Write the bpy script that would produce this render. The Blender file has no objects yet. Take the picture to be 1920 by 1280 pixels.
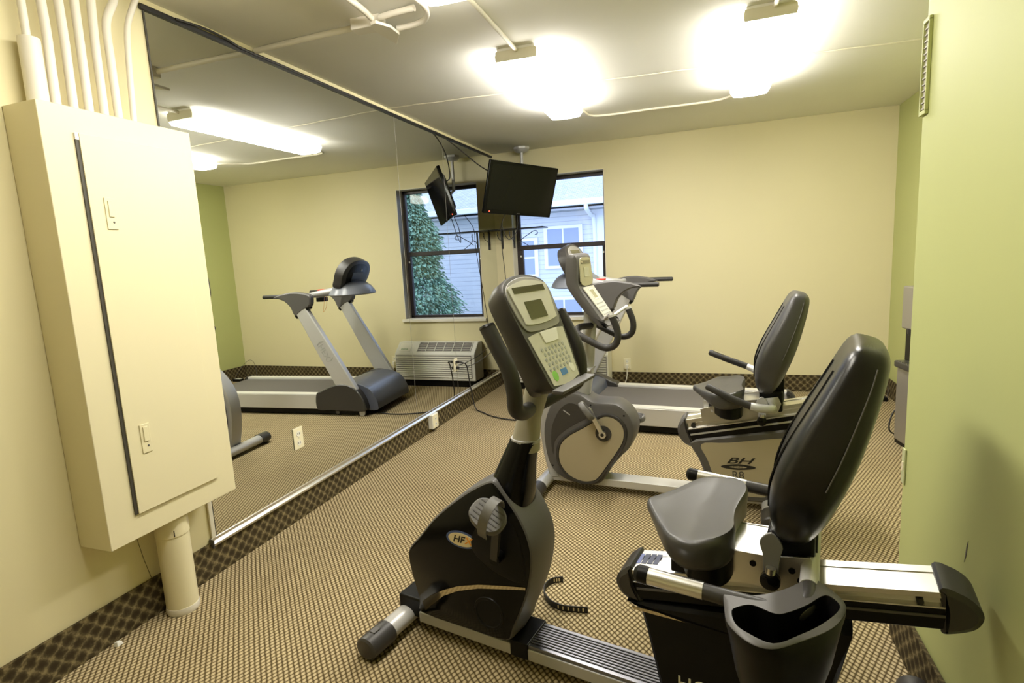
import bpy, bmesh, math, random
from mathutils import Vector, Matrix
from math import pi, sin, cos, radians

# ---------------------------------------------------------------- camera, world, exposure
SC = bpy.context.scene
COL = SC.collection
CX, CZ, YAW, PITCH, ROLL, FPX = 2.1624, 1.3817, -0.3408, -0.1472, -0.0524, 1035.5
_f = Vector((sin(YAW) * cos(PITCH), cos(YAW) * cos(PITCH), sin(PITCH)))
_r = Vector((cos(YAW), -sin(YAW), 0.0))
_u = _r.cross(_f)
_r2 = cos(ROLL) * _r + sin(ROLL) * _u
_u2 = -sin(ROLL) * _r + cos(ROLL) * _u
cam_data = bpy.data.cameras.new('camera')
cam_data.sensor_width = 36.0
cam_data.lens = FPX * 36.0 / 1920.0
cam_data.clip_start = 0.02
cam_data.clip_end = 200
cam = bpy.data.objects.new('camera', cam_data)
COL.objects.link(cam)
_m = Matrix((_r2, _u2, -_f)).transposed().to_4x4()
_m.translation = Vector((CX, 0, CZ))
cam.matrix_world = _m
SC.camera = cam

world = bpy.data.worlds.new('sky')
SC.world = world
world.use_nodes = True
_bg = world.node_tree.nodes['Background']
_bg.inputs[0].default_value = (0.56, 0.68, 1.0, 1)
_bg.inputs[1].default_value = 3.9

SC.view_settings.view_transform = 'Standard'
SC.view_settings.look = 'None'
SC.view_settings.gamma = 1
SC.view_settings.use_curve_mapping = False
SC.view_settings.exposure = 0.0
LAMP = 39.0          # strength of the fluorescent diffusers
try:
    SC.cycles.max_bounces = 10
    SC.cycles.diffuse_bounces = 5
    SC.cycles.glossy_bounces = 5
    SC.cycles.use_denoising = True
    SC.cycles.sample_clamp_indirect = 6
    SC.cycles.caustics_reflective = False
    SC.cycles.caustics_refractive = False
except Exception:
    pass

# ---------------------------------------------------------------- materials
MATS = {}


def mat(name, col, rough=0.5, metal=0.0, spec=0.5, coat=0.0, emit=0.0, noise=0.0, nscale=8.0, bump=0.0, bscale=200.0):
    if name in MATS:
        return MATS[name]
    m = bpy.data.materials.new(name)
    m.use_nodes = True
    nt = m.node_tree
    b = nt.nodes['Principled BSDF']
    b.inputs['Base Color'].default_value = (*col, 1)
    b.inputs['Roughness'].default_value = rough
    b.inputs['Metallic'].default_value = metal
    b.inputs['Specular IOR Level'].default_value = spec
    b.inputs['Coat Weight'].default_value = coat
    if emit:
        b.inputs['Emission Color'].default_value = (*col, 1)
        b.inputs['Emission Strength'].default_value = emit
    if noise or bump:
        tc = nt.nodes.new('ShaderNodeTexCoord')
    if noise:
        n = nt.nodes.new('ShaderNodeTexNoise')
        n.inputs['Scale'].default_value = nscale
        n.inputs['Detail'].default_value = 5
        nt.links.new(tc.outputs['Object'], n.inputs['Vector'])
        mx = nt.nodes.new('ShaderNodeMix')
        mx.data_type = 'RGBA'
        mx.inputs['A'].default_value = (*[c * (1 - noise) for c in col], 1)
        mx.inputs['B'].default_value = (*[min(1, c * (1 + noise)) for c in col], 1)
        nt.links.new(n.outputs['Fac'], mx.inputs['Factor'])
        nt.links.new(mx.outputs['Result'], b.inputs['Base Color'])
    if bump:
        n2 = nt.nodes.new('ShaderNodeTexNoise')
        n2.inputs['Scale'].default_value = bscale
        n2.inputs['Detail'].default_value = 3
        nt.links.new(tc.outputs['Object'], n2.inputs['Vector'])
        bp = nt.nodes.new('ShaderNodeBump')
        bp.inputs['Strength'].default_value = bump
        bp.inputs['Distance'].default_value = 0.002
        nt.links.new(n2.outputs['Fac'], bp.inputs['Height'])
        nt.links.new(bp.outputs['Normal'], b.inputs['Normal'])
    MATS[name] = m
    return m


def math_node(nt, op, a, b=None, clamp=False):
    n = nt.nodes.new('ShaderNodeMath')
    n.operation = op
    n.use_clamp = clamp
    for i, v in enumerate((a, b)):
        if v is None:
            continue
        if isinstance(v, (int, float)):
            n.inputs[i].default_value = v
        else:
            nt.links.new(v, n.inputs[i])
    return n.outputs[0]


def ramp(nt, fac, stops):
    r = nt.nodes.new('ShaderNodeValToRGB')
    el = r.color_ramp.elements
    while len(el) < len(stops):
        el.new(0.5)
    for e, (p, c) in zip(el, stops):
        e.position = p
        e.color = (*c, 1)
    nt.links.new(fac, r.inputs[0])
    return r.outputs[0]


def carpet_material():
    m = bpy.data.materials.new('loop_carpet')
    m.use_nodes = True
    nt = m.node_tree
    b = nt.nodes['Principled BSDF']
    b.inputs['Roughness'].default_value = 0.95
    b.inputs['Specular IOR Level'].default_value = 0.1
    g = nt.nodes.new('ShaderNodeNewGeometry')
    wob = nt.nodes.new('ShaderNodeTexNoise')
    wob.inputs['Scale'].default_value = 30
    nt.links.new(g.outputs['Position'], wob.inputs['Vector'])
    s = nt.nodes.new('ShaderNodeSeparateXYZ')
    nt.links.new(g.outputs['Position'], s.inputs[0])
    w = math_node(nt, 'MULTIPLY', math_node(nt, 'SUBTRACT', wob.outputs['Fac'], 0.5), 0.006)
    a = math_node(nt, 'ADD', math_node(nt, 'MULTIPLY', math_node(nt, 'ADD', s.outputs[0], s.outputs[1]), 0.7071), w)
    c = math_node(nt, 'MULTIPLY', math_node(nt, 'SUBTRACT', s.outputs[0], s.outputs[1]), 0.7071)
    ca = math_node(nt, 'ABSOLUTE', math_node(nt, 'SINE', math_node(nt, 'MULTIPLY', a, pi / 0.0177)))
    # loops lean inside their column
    cc = math_node(nt, 'ADD', c, math_node(nt, 'MULTIPLY', a, 0.35))
    cb = math_node(nt, 'ABSOLUTE', math_node(nt, 'SINE', math_node(nt, 'MULTIPLY', cc, pi / 0.0185)))
    h = math_node(nt, 'MULTIPLY', math_node(nt, 'POWER', ca, 0.7), math_node(nt, 'POWER', cb, 0.6))
    big = nt.nodes.new('ShaderNodeTexNoise')
    big.inputs['Scale'].default_value = 2.2
    big.inputs['Detail'].default_value = 4
    nt.links.new(g.outputs['Position'], big.inputs['Vector'])
    col = ramp(nt, h, [(0.10, (0.068, 0.048, 0.021)), (0.45, (0.25, 0.192, 0.10)), (0.85, (0.56, 0.46, 0.28))])
    mx = nt.nodes.new('ShaderNodeMix')
    mx.data_type = 'RGBA'
    mx.blend_type = 'MULTIPLY'
    mx.inputs['Factor'].default_value = 0.5
    nt.links.new(col, mx.inputs['A'])
    nt.links.new(ramp(nt, big.outputs['Fac'], [(0.3, (0.75, 0.72, 0.7)), (0.7, (1, 1, 1))]), mx.inputs['B'])
    nt.links.new(mx.outputs['Result'], b.inputs['Base Color'])
    bp = nt.nodes.new('ShaderNodeBump')
    bp.inputs['Strength'].default_value = 0.6
    bp.inputs['Distance'].default_value = 0.004
    nt.links.new(h, bp.inputs['Height'])
    nt.links.new(bp.outputs['Normal'], b.inputs['Normal'])
    return m


def baseboard_material():
    """dark carpet strip with a lighter diamond trellis"""
    m = bpy.data.materials.new('trellis_carpet_strip')
    m.use_nodes = True
    nt = m.node_tree
    b = nt.nodes['Principled BSDF']
    b.inputs['Roughness'].default_value = 0.95
    b.inputs['Specular IOR Level'].default_value = 0.1
    g = nt.nodes.new('ShaderNodeNewGeometry')
    n = nt.nodes.new('ShaderNodeTexNoise')
    n.inputs['Scale'].default_value = 55
    n.inputs['Detail'].default_value = 3
    nt.links.new(g.outputs['Position'], n.inputs['Vector'])
    s = nt.nodes.new('ShaderNodeSeparateXYZ')
    nt.links.new(g.outputs['Position'], s.inputs[0])
    along = math_node(nt, 'ADD', s.outputs[0], s.outputs[1])
    w = math_node(nt, 'MULTIPLY', math_node(nt, 'SUBTRACT', n.outputs['Fac'], 0.5), 0.040)
    P = 0.060
    out = None
    for sg in (1, -1):
        t = math_node(nt, 'ADD', along, math_node(nt, 'MULTIPLY', s.outputs[2], sg * 1.0))
        t = math_node(nt, 'ADD', t, w)
        q = math_node(nt, 'ABSOLUTE', math_node(nt, 'SINE', math_node(nt, 'MULTIPLY', t, pi / P)))
        q = math_node(nt, 'POWER', math_node(nt, 'SUBTRACT', 1.0, q), 1.5)
        out = q if out is None else math_node(nt, 'ADD', out, q)
    fine = nt.nodes.new('ShaderNodeTexNoise')
    fine.inputs['Scale'].default_value = 140
    nt.links.new(g.outputs['Position'], fine.inputs['Vector'])
    v = math_node(nt, 'MULTIPLY', out, math_node(nt, 'ADD', fine.outputs['Fac'], 0.15))
    col = ramp(nt, v, [(0.0, (0.040, 0.030, 0.016)), (0.3, (0.075, 0.058, 0.030)), (1.0, (0.24, 0.19, 0.095))])
    nt.links.new(col, b.inputs['Base Color'])
    return m


def glass_material():
    m = bpy.data.materials.new('window_glass')
    m.use_nodes = True
    nt = m.node_tree
    nt.nodes.remove(nt.nodes['Principled BSDF'])
    out = nt.nodes['Material Output']
    tr = nt.nodes.new('ShaderNodeBsdfTransparent')
    tr.inputs[0].default_value = (0.95, 0.97, 0.98, 1)
    gl = nt.nodes.new('ShaderNodeBsdfGlossy')
    gl.inputs['Roughness'].default_value = 0.0
    fr = nt.nodes.new('ShaderNodeFresnel')
    fr.inputs[0].default_value = 1.5
    mx = nt.nodes.new('ShaderNodeMixShader')
    nt.links.new(fr.outputs[0], mx.inputs[0])
    nt.links.new(tr.outputs[0], mx.inputs[1])
    nt.links.new(gl.outputs[0], mx.inputs[2])
    nt.links.new(mx.outputs[0], out.inputs[0])
    return m


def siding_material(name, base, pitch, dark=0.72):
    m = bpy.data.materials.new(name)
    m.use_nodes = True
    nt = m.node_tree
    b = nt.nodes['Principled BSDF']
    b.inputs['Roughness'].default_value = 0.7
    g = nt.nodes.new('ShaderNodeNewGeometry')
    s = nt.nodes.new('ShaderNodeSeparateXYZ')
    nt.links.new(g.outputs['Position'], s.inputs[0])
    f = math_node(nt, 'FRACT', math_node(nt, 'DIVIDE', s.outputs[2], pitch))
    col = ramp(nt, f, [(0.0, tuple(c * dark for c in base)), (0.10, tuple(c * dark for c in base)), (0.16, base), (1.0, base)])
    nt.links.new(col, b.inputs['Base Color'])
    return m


def shingle_material():
    m = bpy.data.materials.new('roof_shingles')
    m.use_nodes = True
    nt = m.node_tree
    b = nt.nodes['Principled BSDF']
    b.inputs['Roughness'].default_value = 0.9
    tc = nt.nodes.new('ShaderNodeTexCoord')
    br = nt.nodes.new('ShaderNodeTexBrick')
    br.inputs['Scale'].default_value = 5
    br.inputs['Color1'].default_value = (0.52, 0.54, 0.60, 1)
    br.inputs['Color2'].default_value = (0.40, 0.42, 0.48, 1)
    br.inputs['Mortar'].default_value = (0.30, 0.31, 0.36, 1)
    br.inputs['Mortar Size'].default_value = 0.03
    nt.links.new(tc.outputs['Object'], br.inputs['Vector'])
    nt.links.new(br.outputs['Color'], b.inputs['Base Color'])
    return m


M_CREAM = mat('cream_wall_paint', (0.735, 0.67, 0.425), 0.6, noise=0.015, nscale=3, bump=0.05, bscale=90)
M_GREEN = mat('green_wall_paint', (0.475, 0.505, 0.205), 0.6, noise=0.015, nscale=3, bump=0.05, bscale=90)
M_CEIL = mat('ceiling_paint', (0.82, 0.81, 0.76), 0.8, noise=0.02, nscale=4, bump=0.1, bscale=120)
M_CABINET = mat('cabinet_cream_paint', (0.74, 0.675, 0.455), 0.4, bump=0.02)
M_PIPE = mat('white_painted_pipe', (0.78, 0.74, 0.66), 0.45)
M_BONE = mat('ceiling_conduit_paint', (0.74, 0.70, 0.57), 0.5)
M_CARPET = carpet_material()
M_BASE = baseboard_material()
M_GLASS = glass_material()
M_MIRROR = mat('mirror_silver', (0.84, 0.86, 0.82), 0.0, 1.0)
M_DARKEDGE = mat('mirror_seam_dark', (0.05, 0.045, 0.035), 0.5)
M_CHROME = mat('bright_aluminium', (0.80, 0.79, 0.77), 0.28, 1.0)
M_ALU = mat('brushed_aluminium', (0.72, 0.71, 0.68), 0.32, 1.0, bump=0.03)
M_SILVER = mat('silver_grey_paint', (0.46, 0.46, 0.46), 0.38, 0.25)
M_LSILVER = mat('light_silver_paint', (0.58, 0.57, 0.56), 0.35, 0.2)
M_GREY = mat('mid_grey_plastic', (0.085, 0.080, 0.078), 0.45, bump=0.06, bscale=500)
M_DGREY = mat('charcoal_plastic', (0.038, 0.035, 0.033), 0.42, bump=0.06, bscale=500)
M_BLACK = mat('black_plastic', (0.005, 0.0048, 0.0048), 0.34, spec=0.18)
M_GLOSSB = mat('gloss_black', (0.004, 0.004, 0.004), 0.14, spec=0.2)
M_RUBBER = mat('black_rubber', (0.014, 0.013, 0.013), 0.6)
M_FOAM = mat('black_foam_grip', (0.022, 0.020, 0.019), 0.55, bump=0.1, bscale=900)
M_VINYL = mat('black_vinyl', (0.009, 0.0085, 0.008), 0.30, spec=0.45, bump=0.08, bscale=700)
M_SEATV = mat('dark_grey_vinyl', (0.045, 0.043, 0.042), 0.40, spec=0.6, bump=0.08, bscale=700)
M_BEIGE = mat('champagne_panel', (0.42, 0.37, 0.26), 0.38, 0.25)
M_FACE = mat('console_silver_face', (0.62, 0.605, 0.545), 0.4, 0.1)
M_FACEDK = mat('console_grey_surround', (0.27, 0.26, 0.245), 0.4)
M_LCD = mat('lcd_olive', (0.072, 0.068, 0.035), 0.15)
M_WHITE = mat('white_plastic', (0.80, 0.78, 0.70), 0.4)
M_IVORY = mat('ivory_plate', (0.82, 0.76, 0.55), 0.4)
M_ACGREY = mat('ac_grey_white', (0.76, 0.75, 0.70), 0.45)
M_ACSLAT = mat('ac_slat_white', (0.82, 0.80, 0.73), 0.45)
M_GRILLE = mat('grille_grey', (0.17, 0.155, 0.15), 0.6)
M_BRONZE = mat('bronze_window_frame', (0.022, 0.016, 0.018), 0.4)
M_SILL = mat('window_sill_white', (0.82, 0.78, 0.68), 0.5)
M_IRON = mat('black_iron', (0.012, 0.011, 0.012), 0.5)
M_CABLE = mat('black_cable', (0.02, 0.018, 0.017), 0.5)
M_BELT = mat('running_belt', (0.115, 0.105, 0.10), 0.7, bump=0.1, bscale=600)
M_HOOD = mat('hood_sky_tinted_grey', (0.085, 0.095, 0.135), 0.35, bump=0.04, bscale=500)  # blue cast of the reflected sky is put into the base colour
M_LAMP = mat('lit_diffuser', (1.0, 0.96, 0.88), 0.4, emit=LAMP)
M_LAMPDIM = mat('lit_diffuser_dimmed', (1.0, 0.95, 0.84), 0.4, emit=LAMP * 0.9)  # same kind of fixture, emission turned down to balance the room light
M_LAMPCAP = mat('lamp_end_cap', (0.62, 0.58, 0.42), 0.5)
M_GREENST = mat('green_sticker', (0.25, 0.62, 0.10), 0.5)
M_BLUEST = mat('blue_sticker', (0.06, 0.22, 0.55), 0.5)
M_WHITEST = mat('white_sticker', (0.85, 0.84, 0.80), 0.5)
M_STICKBL = mat('pale_blue_sticker', (0.16, 0.20, 0.45), 0.4)
M_STICKDK = mat('dark_blue_sticker', (0.04, 0.05, 0.10), 0.4)
M_INK = mat('black_ink', (0.012, 0.011, 0.010), 0.5)
M_TEXTW = mat('pale_lettering', (0.62, 0.60, 0.42), 0.5)
M_ORANGE = mat('orange_ink', (0.72, 0.28, 0.03), 0.5)
M_BADGEB = mat('badge_blue', (0.05, 0.09, 0.24), 0.3)
M_BADGE = mat('badge_cream', (0.72, 0.62, 0.38), 0.4)
M_GOLD = mat('gold_stripe', (0.42, 0.33, 0.13), 0.3, 0.6)
M_RED = mat('red_button', (0.70, 0.05, 0.03), 0.4)
M_LED = mat('red_led', (1.0, 0.08, 0.04), 0.4, emit=4.0)
M_SCREEN = mat('tv_screen', (0.007, 0.007, 0.006), 0.10, spec=0.22)
M_STEEL = mat('cooler_stainless', (0.36, 0.34, 0.31), 0.35, 0.6)
M_VENTIN = mat('vent_slot_grey', (0.42, 0.40, 0.33), 0.6)
M_EXTW = mat('exterior_white_trim', (0.78, 0.80, 0.86), 0.6)
M_SOFFIT = mat('exterior_soffit', (0.42, 0.42, 0.46), 0.8)
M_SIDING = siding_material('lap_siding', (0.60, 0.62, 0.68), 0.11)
M_SHINGLE = shingle_material()
M_CURTAIN = siding_material('house_window_pane', (0.30, 0.35, 0.48), 0.9, 1.0)
M_NEEDLE = mat('conifer_foliage', (0.20, 0.34, 0.24), 0.8, noise=0.6, nscale=3)
M_LEAF = mat('shrub_foliage', (0.22, 0.32, 0.10), 0.8, noise=0.4, nscale=6)
M_BARK = mat('bark', (0.08, 0.06, 0.04), 0.9)
M_GRASS = mat('grass', (0.10, 0.17, 0.05), 0.9, noise=0.3, nscale=3)
M_DUSTY = mat('tv_back_plastic', (0.02, 0.02, 0.02), 0.5)

# ---------------------------------------------------------------- mesh builder


class B:
    def __init__(self, m=None):
        self.bm = bmesh.new()
        self.m = m or Matrix.Identity(4)

    def v(self, p):
        return self.bm.verts.new(self.m @ Vector(p))

    def f(self, vs):
        try:
            return self.bm.faces.new(vs)
        except ValueError:
            return None

    def box(self, x0, x1, y0, y1, z0, z1):
        p = [(x, y, z) for z in (z0, z1) for y in (y0, y1) for x in (x0, x1)]
        v = [self.v(q) for q in p]
        for q in ((0, 2, 3, 1), (4, 5, 7, 6), (0, 1, 5, 4), (2, 6, 7, 3), (0, 4, 6, 2), (1, 3, 7, 5)):
            self.f([v[i] for i in q])
        return self

    def rings(self, rings, cap=True, close=False):
        """skin a list of equal-length closed rings"""
        R = [[self.v(p) for p in r] for r in rings]
        n = len(R[0])
        k = len(R)
        for i in range(k if close else k - 1):
            a, b = R[i], R[(i + 1) % k]
            for j in range(n):
                self.f([a[j], a[(j + 1) % n], b[(j + 1) % n], b[j]])
        if cap and not close:
            self.f(list(reversed(R[0])))
            self.f(R[-1])
        return self

    def prism(self, prof, y0, y1):
        """profile in x-z, extruded along y"""
        return self.rings([[(x, y0, z) for x, z in prof], [(x, y1, z) for x, z in prof]])

    def pillow(self, prof, layers):
        """profile in x-z, layers of (y, grow) with the outline moved along its normals"""
        n = len(prof)
        area = sum(prof[i][0] * prof[(i + 1) % n][1] - prof[(i + 1) % n][0] * prof[i][1] for i in range(n))
        sg = 1 if area > 0 else -1
        nr = []
        for i in range(n):
            a, b = prof[i - 1], prof[(i + 1) % n]
            t = Vector((b[0] - a[0], b[1] - a[1]))
            t.normalize()
            nr.append((t.y * sg, -t.x * sg))
        return self.rings([[(prof[i][0] + nr[i][0] * g, y, prof[i][1] + nr[i][1] * g) for i in range(n)] for y, g in layers])

    def tube(self, path, r, seg=14, cap=True):
        """r: number or list of radii"""
        P = [Vector(p) for p in path]
        k = len(P)
        rr = r if isinstance(r, (list, tuple)) else [r] * k
        T = []
        for i in range(k):
            t = (P[min(i + 1, k - 1)] - P[max(i - 1, 0)])
            T.append(t.normalized())
        up = Vector((0, 0, 1)) if abs(T[0].z) < 0.9 else Vector((0, 1, 0))
        nrm = (up - T[0] * up.dot(T[0])).normalized()
        rings = []
        for i in range(k):
            nrm = (nrm - T[i] * nrm.dot(T[i])).normalized()
            bn = T[i].cross(nrm)
            rings.append([tuple(P[i] + (nrm * cos(2 * pi * j / seg) + bn * sin(2 * pi * j / seg)) * rr[i]) for j in range(seg)])
        return self.rings(rings, cap)

    def ribbon(self, path, w, t, wdir):
        """flat strap: rectangular section, wide along wdir"""
        P = [Vector(p) for p in path]
        k = len(P)
        W = Vector(wdir).normalized()
        rings = []
        for i in range(k):
            T = (P[min(i + 1, k - 1)] - P[max(i - 1, 0)]).normalized()
            N = T.cross(W).normalized()
            rings.append([tuple(P[i] + W * a * w / 2 + N * b * t / 2) for a, b in ((-1, -1), (1, -1), (1, 1), (-1, 1))])
        return self.rings(rings)

    def lathe(self, c, axis, prof, seg=28):
        """prof: list of (along, radius); axis unit vector"""
        A = Vector(axis).normalized()
        u = A.orthogonal().normalized()
        w = A.cross(u)
        c = Vector(c)
        rings = [[tuple(c + A * a + (u * cos(2 * pi * j / seg) + w * sin(2 * pi * j / seg)) * max(r, 1e-4)) for j in range(seg)] for a, r in prof]
        return self.rings(rings)

    def build(self, name, material, parent=None, bevel=0.0, seg=2, sub=0, smooth=True, angle=38):
        bm = self.bm
        bmesh.ops.recalc_face_normals(bm, faces=bm.faces)
        me = bpy.data.meshes.new(name)
        bm.to_mesh(me)
        bm.free()
        me.materials.append(material)
        o = bpy.data.objects.new(name, me)
        COL.objects.link(o)
        if parent:
            o.parent = parent
        if smooth:
            me.polygons.foreach_set('use_smooth', [True] * len(me.polygons))
            if not sub:
                me.set_sharp_from_angle(angle=radians(angle))
        if bevel:
            md = o.modifiers.new('bevel', 'BEVEL')
            md.width = bevel
            md.segments = seg
            md.limit_method = 'ANGLE'
            md.angle_limit = radians(35)
            md.harden_normals = True
        if sub:
            md = o.modifiers.new('sub', 'SUBSURF')
            md.levels = sub
            md.render_levels = sub
        return o


def smooth_path(P, n=8, closed=False):
    """Catmull-Rom through the points"""
    P = [Vector(p) for p in P]
    out = []
    k = len(P)
    rng = range(k) if closed else range(k - 1)
    for i in rng:
        p0 = P[(i - 1) % k] if (closed or i > 0) else P[0] * 2 - P[1]
        p1, p2 = P[i], P[(i + 1) % k]
        p3 = P[(i + 2) % k] if (closed or i + 2 < k) else P[-1] * 2 - P[-2]
        for j in range(n):
            t = j / n
            out.append(0.5 * ((2 * p1) + (-p0 + p2) * t + (2 * p0 - 5 * p1 + 4 * p2 - p3) * t * t + (-p0 + 3 * p1 - 3 * p2 + p3) * t ** 3))
    if not closed:
        out.append(P[-1])
    return out


def smooth2(P, n=5, closed=True):
    return [(q.x, q.y) for q in smooth_path([(a, b, 0) for a, b in P], n, closed)]


def thing(name, label, cat, loc=(0, 0, 0), rz=0.0, group=None):
    o = bpy.data.objects.new(name, None)
    COL.objects.link(o)
    o.empty_display_size = 0.1
    o.location = loc
    o.rotation_euler = (0, 0, rz)
    o['label'] = label
    o['category'] = cat
    if group:
        o['group'] = group
    return o


def tag(o, label, cat, group=None):
    o['label'] = label
    o['category'] = cat
    if group:
        o['group'] = group
    return o


def adopt(child, root):
    child.parent = root
    child.matrix_parent_inverse = (Matrix.Translation(root.location) @ root.rotation_euler.to_matrix().to_4x4()).inverted()


def struct(o):
    o['kind'] = 'structure'
    return o


def text_mesh(name, txt, size, material, parent, mw, shear=0.0, depth=0.0015, bold=0.0, sx=1.0):
    cu = bpy.data.curves.new(name, 'FONT')
    cu.body = txt
    cu.size = size
    cu.shear = shear
    cu.extrude = depth
    cu.offset = bold
    cu.align_x = 'CENTER'
    cu.align_y = 'CENTER'
    tmp = bpy.data.objects.new(name, cu)
    COL.objects.link(tmp)
    dg = bpy.context.evaluated_depsgraph_get()
    me = bpy.data.meshes.new_from_object(tmp.evaluated_get(dg))
    bpy.data.objects.remove(tmp)
    me.transform(Matrix.Diagonal((sx, 1, 1, 1)))
    me.transform(mw)
    me.materials.clear()
    me.materials.append(material)
    me.name = name
    o = bpy.data.objects.new(name, me)
    COL.objects.link(o)
    o.parent = parent
    return o


def frame_mat(origin, xdir, ydir):
    X = Vector(xdir).normalized()
    Y = Vector(ydir)
    Y = (Y - X * Y.dot(X)).normalized()
    Z = X.cross(Y)
    m = Matrix((X, Y, Z)).transposed().to_4x4()
    m.translation = Vector(origin)
    return m


# ---------------------------------------------------------------- the room
H, D, W, W2, YE, YF = 2.5, 5.7285, 3.712, 2.789, 2.095, -1.7
WX0, WX1, WZ0, WZ1 = 0.195, 1.20, 0.745, 2.235      # window opening in the far wall
BH = 0.16

struct(B().box(-0.15, W + 0.15, YF - 0.15, D + 0.15, -0.12, 0).build('floor', M_CARPET))
ceil = struct(B().box(-0.15, W + 0.15, YF - 0.15, D + 0.15, H, H + 0.12).build('ceiling', M_CEIL))
struct(B().box(-0.15, 0, YF - 0.15, D + 0.15, 0, H).build('wall_left', M_CREAM))
b = B()
b.box(0, WX0, D, D + 0.20, 0, H).box(WX1, W, D, D + 0.20, 0, H)
b.box(WX0, WX1, D, D + 0.20, 0, WZ0).box(WX0, WX1, D, D + 0.20, WZ1, H)
struct(b.build('wall_back', M_CREAM, smooth=False))
struct(B().box(W, W + 0.15, YE, D + 0.15, 0, H).build('wall_right', M_GREEN))
struct(B().box(W2, W + 0.15, YF - 0.15, YE, 0, H).build('wall_partition', M_GREEN, bevel=0.006))
struct(B().box(0, W2, YF - 0.15, YF, 0, H).build('wall_front', M_CREAM))

# carpet-strip baseboards
struct(B().box(0, 0.012, YF, D, 0, BH).build('baseboard_left', M_BASE, bevel=0.003))
struct(B().box(0.012, W, D - 0.012, D, 0, BH).build('baseboard_back', M_BASE, bevel=0.003))
struct(B().box(W - 0.012, W, YE, D - 0.012, 0, BH).build('baseboard_right', M_BASE, bevel=0.003))
struct(B().box(W2 - 0.012, W2, YF, YE + 0.012, 0, BH + 0.005).build('baseboard_partition', M_BASE, bevel=0.003))
struct(B().box(W2, W - 0.012, YE, YE + 0.012, 0, BH).build('baseboard_alcove', M_BASE, bevel=0.003))

# thin seam beads across the ceiling slab and a paint crack low on the left wall
for i, (x0, y0, x1, y1) in enumerate(((0.0, 3.66, 3.7, 3.99),)):
    pts = [(x0 + (x1 - x0) * t / 30, y0 + (y1 - y0) * t / 30 + 0.006 * sin(t * 2.3), H) for t in range(31)]
    struct(B().tube(pts, 0.006, 6).build('trim_1', M_BONE))
struct(B().tube([(0.0, 1.45, 0.43), (0.0, 1.46, 0.33), (0.0, 1.472, 0.25), (0.0, 1.49, 0.16)], 0.0012, 5).build('trim_2', M_DARKEDGE))
# sliver of the scuff on the green partition wall
struct(B().rings([[(W2 - 0.0008, 1.598, 0.62), (W2 - 0.0008, 1.606, 0.60), (W2 - 0.0008, 1.612, 0.555), (W2 - 0.0008, 1.604, 0.575)],
                  [(W2, 1.598, 0.62), (W2, 1.606, 0.60), (W2, 1.612, 0.555), (W2, 1.604, 0.575)]]).build('trim_3', M_GREY))

# ---------------------------------------------------------------- window
wf = struct(B().box(WX0, WX1, D + 0.135, D + 0.18, WZ0, WZ0 + 0.035).box(WX0, WX1, D + 0.135, D + 0.18, WZ1 - 0.045, WZ1)
            .box(WX0, WX0 + 0.05, D + 0.135, D + 0.18, WZ0, WZ1).box(WX1 - 0.035, WX1, D + 0.135, D + 0.18, WZ0, WZ1)
            .build('window_1', M_BRONZE, bevel=0.003))
B().box(WX0 + 0.03, WX1 - 0.02, D + 0.125, D + 0.17, 1.475, 1.525).build('meeting_rail', M_BRONZE, wf, bevel=0.006)
B().box(WX0 + 0.05, WX0 + 0.075, D + 0.125, D + 0.17, WZ0 + 0.03, 1.48).build('sash_stile', M_BRONZE, wf, bevel=0.003)
B().box(WX1 - 0.055, WX1 - 0.035, D + 0.125, D + 0.17, WZ0 + 0.03, 1.48).build('sash_stile', M_BRONZE, wf, bevel=0.003)
for z in (1.40,):
    B().box(WX0 + 0.045, WX0 + 0.06, D + 0.116, D + 0.13, z, z + 0.02).build('sash_latch', M_WHITE, wf, bevel=0.002)
    B().box(WX1 - 0.05, WX1 - 0.035, D + 0.116, D + 0.13, z, z + 0.02).build('sash_latch', M_WHITE, wf, bevel=0.002)
B().box(WX0 + 0.04, WX1 - 0.03, D + 0.158, D + 0.162, WZ0 + 0.03, WZ1 - 0.04).build('glass_pane', M_GLASS, wf)
struct(B().box(WX0 - 0.03, WX1 + 0.03, D - 0.03, D + 0.14, WZ0 - 0.03, WZ0 + 0.004).build('trim_4', M_SILL, bevel=0.004))
b = B().box(WX0 - 0.001, WX0 + 0.006, D, D + 0.135, WZ0, WZ1).box(WX1 - 0.006, WX1 + 0.001, D, D + 0.135, WZ0, WZ1)
struct(b.box(WX0, WX1, D, D + 0.135, WZ1 - 0.006, WZ1).build('trim_5', M_SILL))

# ---------------------------------------------------------------- mirror wall
MY0, MZ0, MZ1 = 1.815, 0.172, 2.462
mir = thing('wall_mirror', 'large wall mirror covering the left wall, reflecting the room', 'mirror', (0, 0, 0))
ys = [MY0, 3.747, 4.53, D - 0.004]
for i in range(3):
    B().box(0.001, 0.006, ys[i] + 0.0012, ys[i + 1] - 0.0012, MZ0, MZ1).build('mirror_panel', M_MIRROR, mir, smooth=False)
for y in ys[1:3]:
    B().box(0.001, 0.0064, y - 0.0018, y + 0.0018, MZ0, MZ1).build('panel_seam', mat('seam_grey', (0.22, 0.21, 0.18), 0.5), mir, smooth=False)
B().box(0.001, 0.010, MY0 - 0.028, MY0 - 0.006, MZ0 - 0.005, 0.6).build('edge_strip', M_SILL, mir, bevel=0.002)
B().box(0.001, 0.007, MY0 - 0.006, MY0, MZ0, MZ1).build('mirror_edge', M_DARKEDGE, mir)
B().box(0.001, 0.016, MY0 - 0.02, D - 0.005, MZ1 - 0.003, MZ1 + 0.018).build('top_channel', M_IRON, mir, bevel=0.003)
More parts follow.
